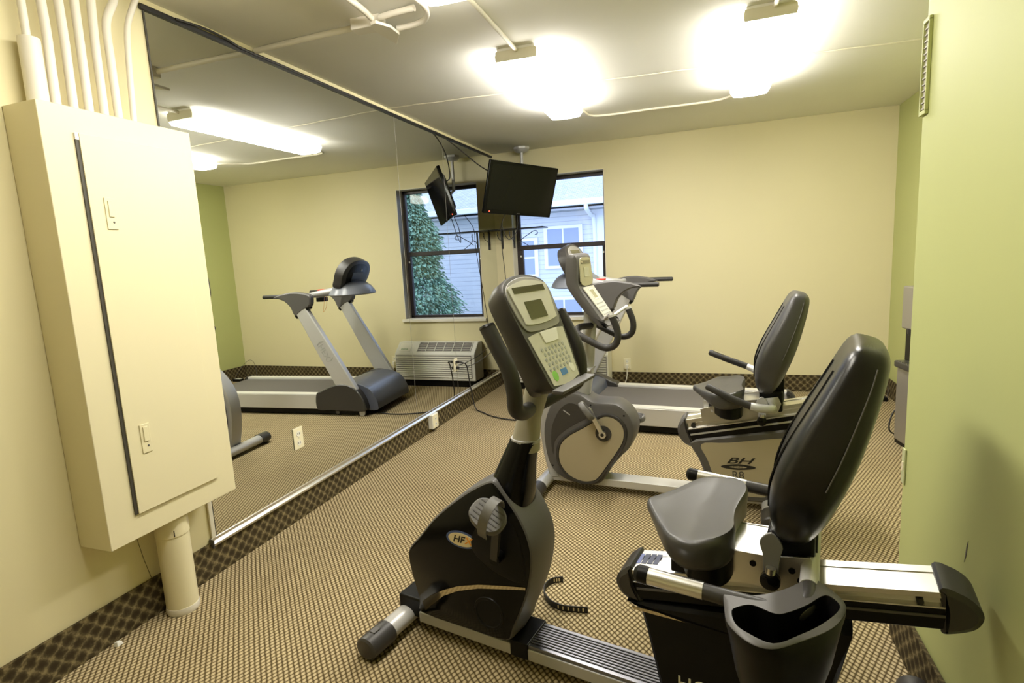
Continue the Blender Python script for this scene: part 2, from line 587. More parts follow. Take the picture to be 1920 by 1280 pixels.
chn = [(0.001, MZ0 - 0.032), (0.018, MZ0 - 0.032), (0.026, MZ0 - 0.026), (0.027, MZ0 - 0.016), (0.021, MZ0 - 0.009), (0.012, MZ0 - 0.008), (0.010, MZ0 + 0.007), (0.001, MZ0 + 0.007)]
B().rings([[(x, y, z) for x, z in chn] for y in (MY0 - 0.035, D - 0.005)]).build('bottom_channel', M_CHROME, mir, bevel=0.0015)
B().box(0.001, 0.028, MY0 - 0.040, MY0 - 0.034, MZ0 - 0.036, MZ0 + 0.006).build('channel_end_cap', M_GREY, mir, bevel=0.002)
struct(B().box(0, 0.014, MY0 - 0.03, D, 2.481, H).build('trim_6', M_CREAM))

# cable draped from the mirror top to the television
cab = B().tube(smooth_path([(0.020, 1.95, 2.474), (0.022, 2.10, 2.486), (0.022, 2.22, 2.482), (0.020, 2.32, 2.470), (0.02, 2.55, 2.470), (0.018, 3.1, 2.470), (0.018, 3.5, 2.473), (0.018, 4.2, 2.470),
                            (0.03, 4.45, 2.465), (0.085, 4.75, 2.375), (0.16, 4.98, 2.27), (0.24, 5.15, 2.21), (0.335, 5.27, 2.20)], 8), 0.0055, 8).build('television_cable', M_CABLE)
CORDS_TV = [cab]

# outlets
def outlet(name, label, mw, w=0.075, h=0.12, plugs=False):
    t = thing(name, label, 'outlet')
    t.matrix_world = mw
    B().box(-w / 2, w / 2, -h / 2, h / 2, 0, 0.006).build('cover_plate', M_IVORY, t, bevel=0.0025)
    for k in (-1, 1):
        B().lathe((0, k * h * 0.22, 0.005), (0, 0, 1), [(0, 0.016), (0.003, 0.016)], 20).build('socket', M_WHITE, t)
        if not plugs:
            B().box(-0.008, -0.005, k * h * 0.22 - 0.005, k * h * 0.22 + 0.006, 0.006, 0.0086).box(0.005, 0.008, k * h * 0.22 - 0.005, k * h * 0.22 + 0.006, 0.006, 0.0086).build('slot', M_INK, t)
    B().lathe((0, 0, 0.005), (0, 0, 1), [(0, 0.004), (0.002, 0.003)], 10).build('screw', M_ALU, t)
    return t


def on_left(y, z, x=0.0061):
    return frame_mat((x, y, z), (0, 1, 0), (0, 0, 1))


outlet('wall_outlet', 'ivory duplex outlet set into the mirror, empty, near the electrical cabinet', on_left(2.41, 0.455))
ou = outlet('wall_outlet', 'ivory outlet on the mirror holding black plugs, near the window corner', on_left(4.50, 0.458), plugs=True)
for k in (-1, 1):
    B().box(-0.013, 0.013, k * 0.026 - 0.012, k * 0.026 + 0.012, 0.008, 0.036).build('plug', M_RUBBER, ou, bevel=0.004)
cord = B().tube(smooth_path([(0.04, 4.50, 0.485), (0.075, 4.50, 0.482), (0.09, 4.56, 0.44), (0.09, 4.6, 0.3), (0.10, 4.63, 0.12), (0.13, 4.62, 0.02),
                             (0.22, 4.55, 0.008), (0.40, 4.42, 0.008), (0.62, 4.36, 0.008), (0.84, 4.42, 0.008), (0.93, 4.52, 0.02)], 8), 0.0055, 8).build('power_cord', M_CABLE)
CORD_TR = cord
cord2 = B().tube(smooth_path([(0.04, 4.50, 0.435), (0.07, 4.51, 0.43), (0.075, 4.62, 0.42), (0.06, 4.9, 0.41), (0.05, 5.3, 0.44), (0.06, 5.50, 0.52), (0.10, 5.60, 0.66),
                              (0.14, 5.62, 1.0), (0.155, 5.505, 1.5), (0.16, 5.49, 1.72), (0.24, 5.45, 1.87)], 8), 0.0035, 7).build('power_cord', M_CABLE)
CORDS_TV.append(cord2)

t = thing('surface_outlet', 'white surface-mounted outlet box at the baseboard under the mirror', 'outlet', (0, 3.955, 0))
B().box(0.012, 0.052, -0.05, 0.05, 0.035, 0.155).build('housing', M_WHITE, t, bevel=0.004)
B().box(0.052, 0.0555, -0.046, 0.046, 0.04, 0.15).build('cover_plate', M_IVORY, t, bevel=0.0015)
for k in (0.07, 0.118):
    B().box(0.055, 0.057, -0.014, 0.014, k - 0.013, k + 0.013).build('socket', M_WHITE, t, bevel=0.001)
    B().box(0.0565, 0.0578, -0.008, -0.005, k - 0.005, k + 0.005).box(0.0565, 0.0578, 0.005, 0.008, k - 0.005, k + 0.005).build('slot', M_INK, t)

outlet('wall_outlet', 'cream outlet low on the far wall with a white plug', frame_mat((1.392, D - 0.0005, 0.245), (1, 0, 0), (0, 0, 1)))
wc = B().box(1.378, 1.408, D - 0.05, D - 0.008, 0.205, 0.24).tube(smooth_path([(1.393, D - 0.04, 0.21), (1.392, D - 0.05, 0.12), (1.36, D - 0.055, 0.04), (1.27, D - 0.06, 0.008), (1.05, D - 0.09, 0.006), (0.86, D - 0.13, 0.006), (0.80, D - 0.2, 0.012)], 7), 0.005, 8).build('power_cord', M_WHITE)

# bit of white scrap by the left baseboard
sp = B().rings([[(0.03, 1.285, 0.0), (0.05, 1.29, 0.0), (0.048, 1.315, 0.0), (0.032, 1.31, 0)], [(0.034, 1.289, 0.018), (0.047, 1.292, 0.02), (0.045, 1.31, 0.014), (0.035, 1.307, 0.016)]]).build('paper_scrap', M_WHITEST, bevel=0.002)
tag(sp, 'tiny white scrap lying on the carpet against the left baseboard', 'scrap')

# ---------------------------------------------------------------- electrical cabinet with conduits
PX, PY0, PY1, PZ0, PZ1 = 0.165, 1.252, 1.812, 0.425, 1.962
ec = thing('electrical_cabinet', 'tall cream metal electrical cabinet mounted on the left wall beside the mirror', 'cabinet', (0, 1.53, PZ0))
o = lambda y: y - 1.53
B().box(0.001, PX, o(PY0), o(PY1), 0, PZ1 - PZ0).build('body', M_CABINET, ec, bevel=0.003)
dr = B().box(PX, PX + 0.010, o(1.363), o(1.72), 0.093, 1.452).build('door', M_CABINET, ec, bevel=0.0015)
B().box(PX + 0.0002, PX + 0.006, o(1.352), o(1.3632), 0.093, 1.43).build('door_gap', M_DARKEDGE, dr)
B().box(PX + 0.0002, PX + 0.008, o(1.352), o(1.365), 1.43, 1.452).build('hinge', M_ALU, dr)
for zc in (1.615 - PZ0, 0.79 - PZ0):
    lt = B().box(PX + 0.010, PX + 0.0135, o(1.43) - 0.019, o(1.43) + 0.019, zc - 0.055, zc + 0.055).build('latch_plate', M_CABINET, dr, bevel=0.0015)
    B().box(PX + 0.0135, PX + 0.017, o(1.43) - 0.009, o(1.43) + 0.009, zc - 0.012, zc + 0.045).build('latch', M_CABINET, dr, bevel=0.002)
    B().lathe((PX + 0.0135, o(1.435), zc - 0.03), (1, 0, 0), [(0, 0.004), (0.0015, 0.003)], 10).build('lock_screw', M_GREY, dr)

G = 'white conduits rising from the electrical cabinet'
def conduit(ybot, pts, r, label):
    c_ = B().tube(smooth_path(pts, 7), r, 14).build('conduit', M_PIPE)
    tag(c_, label, 'conduit', G)
    return c_


xx = 0.052
t = thing('vent_pipe', 'thickest white pipe standing on the electrical cabinet, cut off short', 'pipe', (xx, 1.333, PZ1))
B().tube([(0, 0, 0), (0, 0.002, 0.225)], 0.031, 24).build('pipe_sleeve', M_PIPE, t, bevel=0.002)
B().tube([(-0.005, 0.0, 0.222), (-0.006, 0.004, H - PZ1)], 0.012, 14).build('inner_pipe', M_PIPE, t)
names = ['leftmost of the seven thin white conduits, beside the thick pipe', 'second thin white conduit to the right of the thick pipe', 'third thin white conduit right of the thick pipe',
         'fourth thin white conduit right of the thick pipe', 'fifth thin white conduit, second from the mirror', 'thin white conduit nearest the mirror edge, bending at top']
yb = [1.388, 1.444, 1.497, 1.552, 1.606, 1.664]
names[0] = 'thin white conduit right beside the thick cut-off pipe'
for i, y0 in enumerate(yb):
    zt = H + 0.0
    if i < 4:
        pts = [(xx, y0, PZ1), (xx, y0 + 0.003, 2.1), (xx, y0 + 0.006, 2.25), (xx, y0 + (0.0, 0.004, 0.01, 0.02)[i], zt)]
    elif i == 4:
        pts = [(xx, y0, PZ1), (xx, y0 + 0.002, 2.2), (xx, y0 + 0.006, 2.33), (xx, y0 + 0.045, 2.42), (xx, y0 + 0.07, zt)]
    else:
        pts = [(xx, y0, PZ1), (xx, y0 + 0.015, 2.2), (xx, y0 + 0.03, 2.34), (xx, y0 + 0.065, 2.43), (xx, y0 + 0.10, zt)]
    conduit(y0, pts, 0.0145 if i < 5 else 0.011, names[i])

t = thing('drain_pipe', 'thick cream pipe between the electrical cabinet bottom and the carpet', 'pipe', (0.085, 1.545, 0))
B().lathe((0, 0, 0.025), (0, 0, 1), [(0, 0.060), (PZ0 - 0.026, 0.060)], 36).build('pipe', M_CABINET, t)
B().lathe((0, 0, 0.34), (0, 0, 1), [(0, 0.0625), (0.084, 0.0625)], 36).build('collar', M_CABINET, t, bevel=0.0015)
B().tube([(0.0545, -0.033, 0.345), (0.0545, -0.033, 0.372)], 0.002, 6).build('clamp_mark', M_DARKEDGE, t)
B().lathe((0, 0, 0), (0, 0, 1), [(0, 0.059), (0.012, 0.063), (0.03, 0.061)], 36).build('base_ring', M_PIPE, t)

# ---------------------------------------------------------------- ceiling conduits
def cpipe(name, pts, r, label, m=M_BONE, cat='conduit'):
    c_ = B().tube(smooth_path(pts, 8), r, 12).build(name, m)
    return tag(c_, label, cat)


cpipe('ceiling_pipe', [(0.021, 2.40, 2.486), (0.3, 2.39, 2.486), (0.634, 2.375, 2.480)], 0.0135,
      'white pipe along the ceiling from the mirror top to the junction box')
t = thing('junction_box', 'white metal junction box under the ceiling where the pipes cross', 'junction box', (0.75, 2.38, 2.44))
B(Matrix.Rotation(radians(4), 4, 'Z')).box(-0.115, 0.03, -0.05, 0.022, 0.010, 0.06).build('box_body', M_PIPE, t, bevel=0.004)
b = B()
b.rings([[(x, y, z) for x, y in ((0.012, -0.085), (0.042, -0.090), (0.075, -0.02), (0.070, 0.065), (0.0, 0.160), (-0.01, -0.01))] for z in (0.0, 0.014)])
b.build('flared_cover', M_PIPE, t, bevel=0.002)
B().tube([(0.04, -0.05, 0.038), (0.10, -0.06, 0.038), (0.225, -0.068, 0.038)], 0.0135, 14).build('stub_pipe', M_PIPE, t)
cpipe('ceiling_conduit', [(0.815, 2.44, 2.468), (0.89, 2.445, 2.470), (0.955, 2.430, 2.472), (1.003, 2.375, 2.472), (1.028, 2.30, 2.472), (1.032, 2.20, 2.472), (1.032, 1.6, 2.472)], 0.013, 'curved white conduit bending back beside the fixture at the frame top', M_PIPE)
cpipe('ceiling_conduit', [(0.772, 2.293, 2.466), (0.782, 2.10, 2.472), (0.79, 1.2, 2.474), (0.79, YF + 0.01, 2.474)], 0.0135, 'straight white conduit running from the junction box towards the camera', M_PIPE)
cpipe('ceiling_conduit', [(1.215, 2.185, 2.482), (1.215, 2.5, 2.485), (1.212, 3.0, 2.480)], 0.0105, 'short white conduit joining the two left ceiling lights end to end')
cpipe('ceiling_conduit', [(1.22, 4.265, 2.455), (1.27, 4.40, 2.480), (1.34, 4.65, 2.488), (1.8, 4.67, 2.488), (2.20, 4.68, 2.488), (2.33, 4.6, 2.485), (2.40, 4.33, 2.455)], 0.009,
      'slim white conduit crossing the ceiling between the two far light fixtures')
cpipe('ceiling_conduit', [(2.46, 1.0, 2.487), (2.465, 2.5, 2.487), (2.47, 3.04, 2.482)], 0.0105, 'white conduit running into the near end of the right ceiling light')

# ---------------------------------------------------------------- ceiling lights
LG = 'fluorescent ceiling lights'
def ceiling_light(x, y0, y1, label, rz=0.0, lamp=None):
    t = thing('ceiling_light', label, 'ceiling light', (x, (y0 + y1) / 2, H), rz, LG)
    L = (y1 - y0) / 2
    hw = 0.125
    B().box(-hw + 0.02, hw - 0.02, -L, L, -0.03, 0).build('mounting_pan', M_WHITE, t, bevel=0.002)
    sec = [(-hw, -0.012), (-hw, -0.060), (-hw + 0.020, -0.090), (-0.05, -0.096), (0.05, -0.096), (hw - 0.020, -0.090), (hw, -0.060), (hw, -0.012)]
    B().rings([[(a, y, z) for a, z in sec] for y in (-L + 0.014, L - 0.004)]).build('diffuser', lamp or M_LAMP, t)
    for s_ in (-1,):
        B().rings([[(a * 1.02, y, z - 0.001) for a, z in [(-hw * 0.88, -0.012), (-hw * 0.92, -0.040), (-hw * 0.88, -0.066), (hw * 0.88, -0.066), (hw * 0.92, -0.040), (hw * 0.88, -0.012)]] for y in sorted((s_ * (L - 0.016), s_ * (L + 0.002)))]).build('end_cap', M_LAMPCAP, t, bevel=0.002)
    return t


ceiling_light(1.190, 2.985, 4.27, 'glowing fluorescent light on the ceiling in front of the television', radians(1.5))
ceiling_light(2.450, 3.03, 4.34, 'glowing fluorescent ceiling light on the right, near the green partition')
ceiling_light(1.215, 0.86, 2.19, 'nearest fluorescent ceiling light, only its lit end showing at the frame top', lamp=M_LAMPDIM)

# ---------------------------------------------------------------- vent and cover on the green wall
t = thing('wall_vent', 'narrow pale green framed air vent high at the edge of green wall', 'vent', (W2, 2.069, 1.885))
B().box(-0.010, -0.0005, -0.026, -0.019, -0.13, 0.13).box(-0.010, -0.0005, 0.019, 0.026, -0.13, 0.13).box(-0.010, -0.0005, -0.026, 0.026, -0.137, -0.125).box(-0.010, -0.0005, -0.026, 0.026, 0.125, 0.137).build('frame', M_GREEN, t, bevel=0.0015)
b = B().box(-0.003, -0.001, -0.019, 0.019, -0.125, 0.125)
for k in range(14):
    z = -0.12 + k * 0.0175
    b.box(-0.007, -0.003, -0.019, 0.019, z, z + 0.004)
b.build('louvres', M_VENTIN, t)
t = thing('corner_outlet', 'pale plastic cover plate low at the end of green wall', 'outlet', (W2, 2.078, 0.635))
B().box(-0.006, -0.0005, -0.014, 0.014, -0.06, 0.06).build('cover_plate', mat('pale_green_plastic', (0.55, 0.57, 0.32), 0.4), t, bevel=0.002)
B().box(-0.0085, -0.0055, -0.005, 0.005, -0.015, 0.015).build('rocker', M_IVORY, t, bevel=0.0008)

# ---------------------------------------------------------------- water cooler in the alcove
t = thing('water_cooler', 'tall grey water cooler half hidden behind the green partition', 'water cooler', (3.54, 4.18, 0), radians(8))
B().box(-0.13, 0.12, -0.14, 0.17, 0.02, 0.535).build('cabinet', M_STEEL, t, bevel=0.02, seg=3)
B().box(-0.125, 0.11, -0.13, 0.16, 0.0, 0.03).build('plinth', M_BLACK, t, bevel=0.004)
B().box(-0.150, 0.11, -0.145, 0.165, 0.53, 0.575).build('drip_tray', M_DGREY, t, bevel=0.01)
b = B()
for k in range(7):
    b.box(-0.145, -0.03, -0.11 + k * 0.035, -0.10 + k * 0.035, 0.575, 0.580)
b.build('tray_grid', M_CHROME, t)
B().box(-0.088, 0.11, -0.12, 0.16, 0.575, 0.80).build('dispensing_recess', M_BLACK, t, bevel=0.004)
B().box(-0.115, 0.12, -0.14, 0.17, 0.79, 1.075).build('upper_panel', M_STEEL, t, bevel=0.012)
B().lathe((-0.105, -0.06, 0.80), (0, 0, -1), [(0, 0.02), (0.03, 0.018), (0.045, 0.01)], 18).build('hot_tap', M_RED, t)
B().lathe((-0.105, 0.06, 0.80), (0, 0, -1), [(0, 0.02), (0.03, 0.018), (0.045, 0.01)], 18).build('cold_tap', M_DGREY, t)
for zz in (0.885, 0.935):
    B().box(-0.118, -0.114, -0.13, -0.07, zz, zz + 0.005).build('indicator_strip', M_WHITEST, t)
B().tube(smooth_path([(0.10, 0.17, 0.10), (0.0, 0.22, 0.24), (-0.10, 0.23, 0.20), (-0.14, 0.20, 0.07), (-0.02, 0.26, 0.012), (0.14, 0.5, 0.012)], 7), 0.005, 8).build('power_cord', M_CABLE, t)
ps = thing('power_adapter', 'small black plug adapter against the baseboard in the alcove corner', 'adapter', (3.60, 5.46, 0))
B().box(-0.07, 0.05, -0.035, 0.035, 0.0, 0.035).build('body', M_BLACK, ps, bevel=0.005)
B().box(-0.065, 0.02, -0.025, 0.025, 0.035, 0.038).build('label_face', M_WHITE, ps)
B().tube(smooth_path([(0.05, 0, 0.02), (0.08, 0.10, 0.10), (0.06, 0.22, 0.20), (0.0, 0.245, 0.235), (-0.06, 0.245, 0.20), (-0.09, 0.24, 0.10), (-0.10, 0.22, 0.01)], 7), 0.0022, 7).build('cord', M_GREY, ps)
ps2 = None

# ---------------------------------------------------------------- air conditioner (under the window)
ax0, ax1, ay0, az0, az1 = 0.235, 1.235, 5.475, 0.075, 0.495
ac = thing('air_conditioner', 'white through-wall air conditioner below the window', 'air conditioner', (0.735, D - 0.01, 0))
adopt(wc, ac)
q = lambda x: x - 0.735
dy = -(D - 0.01 - ay0)
prof = [(dy, az0), (-0.003, az0), (-0.003, az1), (dy + 0.13, az1), (dy + 0.012, az1 - 0.105), (dy, az1 - 0.12)]
B().rings([[(x, y, z) for y, z in prof] for x in (q(ax0), q(ax1))]).build('case', M_ACGREY, ac, bevel=0.010, seg=3)
b = B()
nsl = 10
for k in range(nsl):
    z = az0 + 0.035 + k * 0.0245
    b.rings([[(x, dy - 0.001, z), (x, dy - 0.010, z + 0.004), (x, dy - 0.008, z + 0.017), (x, dy - 0.001, z + 0.019)] for x in (q(ax0) + 0.045, q(ax1) - 0.02)])
b.build('intake_louvres', M_ACSLAT, ac)
B().box(q(ax0) + 0.04, q(ax1) - 0.015, dy - 0.0015, dy + 0.001, az0 + 0.03, az0 + 0.285).build('louvre_backing', M_GRILLE, ac)
# discharge grille lies in the sloping top front
gm = frame_mat((q(ax0) + 0.06, dy + 0.012, az1 - 0.105), (1, 0, 0), (0, 0.118, 0.105))
b = B(gm)
b.box(0, 0.66, 0.015, 0.145, -0.002, 0.0015)
b.build('discharge_backing', M_GRILLE, ac)
b = B(gm)
for k in range(7):
    b.box(k * 0.11 - 0.004, k * 0.11 + 0.004, 0.012, 0.148, 0.0, 0.008)
for k in range(6):
    b.box(0, 0.66, 0.015 + k * 0.026, 0.020 + k * 0.026, 0.0, 0.006)
b.build('discharge_grille', M_ACGREY, ac)
B(gm).box(0.75, 0.90, 0.02, 0.14, 0, 0.004).build('control_door', M_ACSLAT, ac, bevel=0.003)
text_mesh('maker_mark', 'amana', 0.034, mat('green_ink', (0.25, 0.42, 0.22), 0.5), ac, gm @ Matrix.Translation((0.83, 0.05, 0.005)), 0.2)
B().box(q(ax0) + 0.03, q(ax1) - 0.06, dy + 0.03, -0.02, 0.0, az0 + 0.005).build('sub_base', M_BLACK, ac)

# ---------------------------------------------------------------- television on its ceiling pole
TVc = Vector((0.462, 5.322, 2.047))
yaw, tilt, rl, tw, th = 0.926, 0.294, -0.056, 0.815, 0.495
nrm = Vector((sin(yaw) * cos(tilt), -cos(yaw) * cos(tilt), -sin(tilt)))
rt = Vector((cos(yaw), sin(yaw), 0))
upv = rt.cross(-nrm)
if upv.z < 0:
    upv = -upv
r2 = cos(rl) * rt + sin(rl) * upv
u2 = -sin(rl) * rt + cos(rl) * upv
tv = thing('television', 'black flat-screen television hanging tilted in the corner before the window', 'television', tuple(TVc))
for c_ in CORDS_TV:
    adopt(c_, tv)
tm = Matrix((r2, u2, nrm)).transposed().to_4x4()     # local x right, y up, z out of the screen
B(tm).box(-tw / 2, tw / 2, -th / 2, th / 2, -0.035, -0.0).build('bezel', M_GLOSSB, tv, bevel=0.008, seg=3)
B(tm).box(-tw / 2 + 0.028, tw / 2 - 0.028, -th / 2 + 0.045, th / 2 - 0.028, -0.001, 0.0012).build('screen', M_SCREEN, tv)
B(tm).rings([[(x * k, y * k, z) for x, y in ((-0.36, -0.2), (0.36, -0.2), (0.36, 0.2), (-0.36, 0.2))] for k, z in ((1, -0.033), (0.82, -0.075))]).build('back_cover', M_DUSTY, tv, bevel=0.008)
B(tm).lathe((-tw / 2 + 0.065, -th / 2 + 0.024, 0.0), (0, 0, 1), [(0, 0.006), (0.002, 0.005)], 12).build('power_light', M_LED, tv)
B(tm).box(-0.018, 0.018, -th / 2 + 0.016, -th / 2 + 0.022, 0.0, 0.0012).build('maker_mark', M_GREY, tv)
B(tm).box(-0.03, 0.03, -0.06, 0.05, -0.12, -0.075).build('tilt_bracket', M_SILVER, tv, bevel=0.004)
pole_top = Vector((0.395, 5.57, H)) - TVc
hub = tm @ Vector((0, 0.0, -0.13))
B().tube([(pole_top.x, pole_top.y, H - TVc.z - 0.02), (pole_top.x, pole_top.y, hub.z + 0.06), tuple(hub + Vector((0, 0, 0.0)))], 0.017, 18).build('ceiling_pole', M_LSILVER, tv)
B().lathe((pole_top.x, pole_top.y, H - TVc.z), (0, 0, -1), [(0, 0.085), (0.02, 0.085), (0.045, 0.06), (0.05, 0.03)], 8).build('ceiling_plate', M_LSILVER, tv)
B().tube(smooth_path([tm @ Vector((-0.10, -0.2, -0.06)), tm @ Vector((-0.13, -0.36, -0.06)), tm @ Vector((-0.03, -0.5, -0.05)), tm @ Vector((0.06, -0.4, -0.06)), tm @ Vector((0.02, -0.2, -0.06))], 8), 0.004, 7).build('hanging_cable', M_CABLE, tv)

# small glass-thin shelf on scroll brackets under the television
sh = thing('corner_shelf', 'narrow black shelf on scrolled iron brackets beneath the television', 'shelf', (0.0, D, 1.69))
B().box(0.012, 0.60, -0.20, -0.003, -0.001, 0.012).build('shelf_board', M_BLACK, sh, bevel=0.002)
for bx in (0.085, 0.22):
    B().box(bx - 0.009, bx + 0.009, -0.012, -0.0005, -0.19, 0.0).build('bracket_leg', M_IRON, sh, bevel=0.002)
    bk = B()
    pts = []
    for k in range(26):
        a = k / 25
        ang = a * 2.0 * pi
        pts.append((bx, -0.15 - 0.016 * cos(ang) * (1 - a * 0.5), -0.035 - 0.018 * sin(ang)))
    bk.tube(pts, 0.003, 6)
    bk.tube(smooth_path([(bx, -0.01, -0.15), (bx, -0.05, -0.10), (bx, -0.11, -0.09), (bx, -0.166, -0.045)], 6), 0.0035, 6)
    bk.build('bracket_scroll', M_IRON, sh)
for sg, x0 in ((1, 0.27),):
    bk = B()
    bk.tube(smooth_path([(x0, -0.012, -0.13), (x0 + 0.06, -0.014, -0.085), (x0 + 0.12, -0.014, -0.05), (x0 + 0.17, -0.014, -0.022), (x0 + 0.205, -0.014, -0.022), (x0 + 0.215, -0.014, -0.05),
                         (x0 + 0.185, -0.014, -0.062)], 7), 0.004, 7)
    bk.tube(smooth_path([(x0, -0.016, -0.06), (x0 + 0.02, -0.016, -0.11), (x0 + 0.08, -0.016, -0.15), (x0 + 0.11, -0.016, -0.17)], 6), 0.0035, 7)
    bk.build('scroll_ornament', M_IRON, sh)

# ---------------------------------------------------------------- treadmill
tr = thing('treadmill', 'grey treadmill with long aluminium-railed deck standing before the far wall', 'treadmill', (0.944, 4.656, 0), -0.08)
adopt(CORD_TR, tr)
HW = 0.405
RL = 1.82
M_RAILW = mat('rail_white', (0.80, 0.79, 0.77), 0.35, 0.3)
M_TRAY = mat('tray_blue_grey', (0.16, 0.17, 0.20), 0.32)
B().box(0.30, RL, -HW + 0.085, HW - 0.085, 0.15, 0.190).build('running_belt', M_BELT, tr, bevel=0.01)
for s_ in (-1, 1):
    y0, y1 = sorted((s_ * HW, s_ * (HW - 0.088)))
    B().box(0.30, RL, y0, y1, 0.066, 0.205).build('side_rail', M_LSILVER, tr, bevel=0.006)
    B().box(0.30, RL, y0 + 0.003, y1 - 0.003, 0.205, 0.210).build('rail_tread', M_RAILW, tr, bevel=0.001)
    B().prism(smooth2([(RL, 0.066), (RL + 0.05, 0.075), (RL + 0.075, 0.12), (RL + 0.05, 0.18), (RL, 0.212)], 4), y0 - 0.002, y1 + 0.002).build('rear_cap', M_DGREY, tr, bevel=0.003)
B().box(0.02, RL, -HW + 0.035, HW - 0.035, 0.012, 0.15).build('base_frame', M_BLACK, tr)
B().lathe((RL + 0.0, -HW + 0.085, 0.145), (0, 1, 0), [(0, 0.042), (2 * HW - 0.17, 0.042)], 20).build('rear_roller', M_BLACK, tr)
hood = smooth2([(0.440, 0.066), (0.440, 0.205), (0.385, 0.235), (0.300, 0.275), (0.20, 0.303), (0.11, 0.302), (0.029, 0.269), (-0.035, 0.195), (-0.068, 0.110), (-0.058, 0.055), (0.10, 0.052), (0.30, 0.058)], 4)
hoodm = smooth2([(0.34, 0.06), (0.34, 0.235), (0.28, 0.275), (0.18, 0.298), (0.09, 0.305), (0.0, 0.290), (-0.09, 0.245), (-0.145, 0.165), (-0.165, 0.09), (-0.14, 0.045), (0.10, 0.04)], 4)
B().prism(hoodm, -HW + 0.07, HW - 0.07).build('motor_hood', M_HOOD, tr, bevel=0.012)
for s_ in (-1, 1):
    y0, y1 = sorted((s_ * (HW + 0.006), s_ * (HW - 0.10)))
    lay = [(y0, -0.006), (y0 + 0.010, 0.003), (y1 - 0.012, 0.003), (y1, -0.008)]
    B().pillow(hood, lay).build('hood_side_cover', M_DGREY, tr)
    B().lathe((-0.02, s_ * (HW - 0.03) - 0.012, 0.030), (0, 1, 0), [(0, 0.030), (0.024, 0.030)], 18).build('front_wheel', M_LSILVER, tr)
    B().lathe((0.24, s_ * (HW - 0.03) - 0.010, 0.034), (0, 1, 0), [(0, 0.020), (0.020, 0.020)], 14).build('level_foot', M_GREY, tr)
    # uprights
    yy0, yy1 = sorted((s_ * (HW - 0.002), s_ * (HW - 0.062)))
    def up(z):
        return 0.128 + (z - 0.30) * 0.545
    B().rings([[(up(z) - w_, yy0, z), (up(z) + w_, yy0, z), (up(z) + w_, yy1, z), (up(z) - w_, yy1, z)] for z, w_ in ((0.25, 0.100), (0.6, 0.090), (1.06, 0.068))]).build('upright', M_LSILVER, tr, bevel=0.012, seg=3)
    bp_ = smooth2([(0.42, 1.048), (0.50, 1.010), (0.58, 0.966), (0.620, 1.045), (0.675, 1.100), (0.735, 1.125), (0.80, 1.135), (0.735, 1.160), (0.68, 1.170), (0.60, 1.181), (0.50, 1.174), (0.41, 1.150), (0.40, 1.10)], 4)
    B().pillow(bp_, [(yy0 - 0.004, -0.008), (yy0 + 0.006, 0.002), (yy1 - 0.004, 0.002), (yy1 + 0.006, -0.008)]).build('handlebar_bracket', M_GREY, tr)
    B().pillow([(0.44, 1.058), (0.59, 0.962), (0.565, 0.935), (0.42, 1.03)], [(yy0 + 0.004, 0), (yy1 - 0.004, 0)]).build('upright_socket', M_BLACK, tr)
    ym = (yy0 + yy1) / 2
    B().tube([(0.70, ym, 1.148), (0.74, ym, 1.147), (0.92, ym, 1.146), (0.928, ym, 1.146)], [0.0175, 0.0185, 0.0185, 0.013], 18).build('hand_grip', M_FOAM, tr)
# heart-rate crossbar sweeping from both brackets into the console tray
for s_ in (-1, 1):
    B().tube(smooth_path([(0.52, s_ * 0.37, 1.150), (0.50, s_ * 0.28, 1.140), (0.44, s_ * 0.20, 1.150), (0.34, s_ * 0.15, 1.165), (0.22, s_ * 0.12, 1.17)], 6),
             [0.020 + 0.020 * k / 24 for k in range(25)], 14).build('console_arm', M_SILVER, tr)
B().tube([(0.50, -0.29, 1.14), (0.53, -0.1, 1.128), (0.53, 0.1, 1.128), (0.50, 0.29, 1.14)], 0.019, 14).build('crossbar', M_SILVER, tr)
B().box(0.49, 0.57, -0.06, 0.03, 1.065, 1.108).build('safety_key_housing', M_BLACK, tr, bevel=0.006)
tray = [[(0.190 + a * cos(t_) * (1 if cos(t_) > 0 else 1.0), b_ * sin(t_), z_) for t_ in [2 * pi * k / 32 for k in range(32)]] for z_, a, b_ in
        ((1.120, 0.10, 0.14), (1.123, 0.20, 0.25), (1.132, 0.215, 0.265), (1.160, 0.205, 0.245), (1.205, 0.172, 0.215), (1.240, 0.12, 0.18), (1.256, 0.04, 0.06))]
B().rings(tray).build('console_tray', M_TRAY, tr)
hm = frame_mat((0.268, 0, 1.20), (0, 1, 0), (-0.45, 0, 1.0))   # x lateral, y up the panel, z towards the runner
hp = smooth2([(-0.19, 0.0), (0.19, 0.0), (0.245, 0.09), (0.256, 0.17), (0.222, 0.245), (0.145, 0.295), (0.0, 0.315), (-0.145, 0.295), (-0.222, 0.245), (-0.256, 0.17), (-0.245, 0.09)], 4)
rings = []
for z_, k in ((-0.088, 0.90), (-0.078, 0.97), (-0.03, 1.0), (0.0, 1.0), (0.008, 0.95)):
    rings.append([(x_ * k, (y_ - 0.15) * k + 0.15, z_) for x_, y_ in hp])
B(hm).rings(rings).build('console_head', M_DGREY, tr)
B(hm).rings([[(x_ * k, (y_ - 0.15) * k + 0.15, z_) for x_, y_ in hp] for z_, k in ((0.006, 0.86), (0.011, 0.84))]).build('console_face', M_FACEDK, tr)
B(hm).box(-0.12, 0.12, 0.17, 0.25, 0.010, 0.013).build('display', M_LCD, tr)
b = B(hm)
for i in range(6):
    for j in range(3):
        b.box(-0.15 + i * 0.055, -0.12 + i * 0.055, 0.03 + j * 0.038, 0.052 + j * 0.038, 0.010, 0.014)
b.build('keypad', M_FACE, tr)
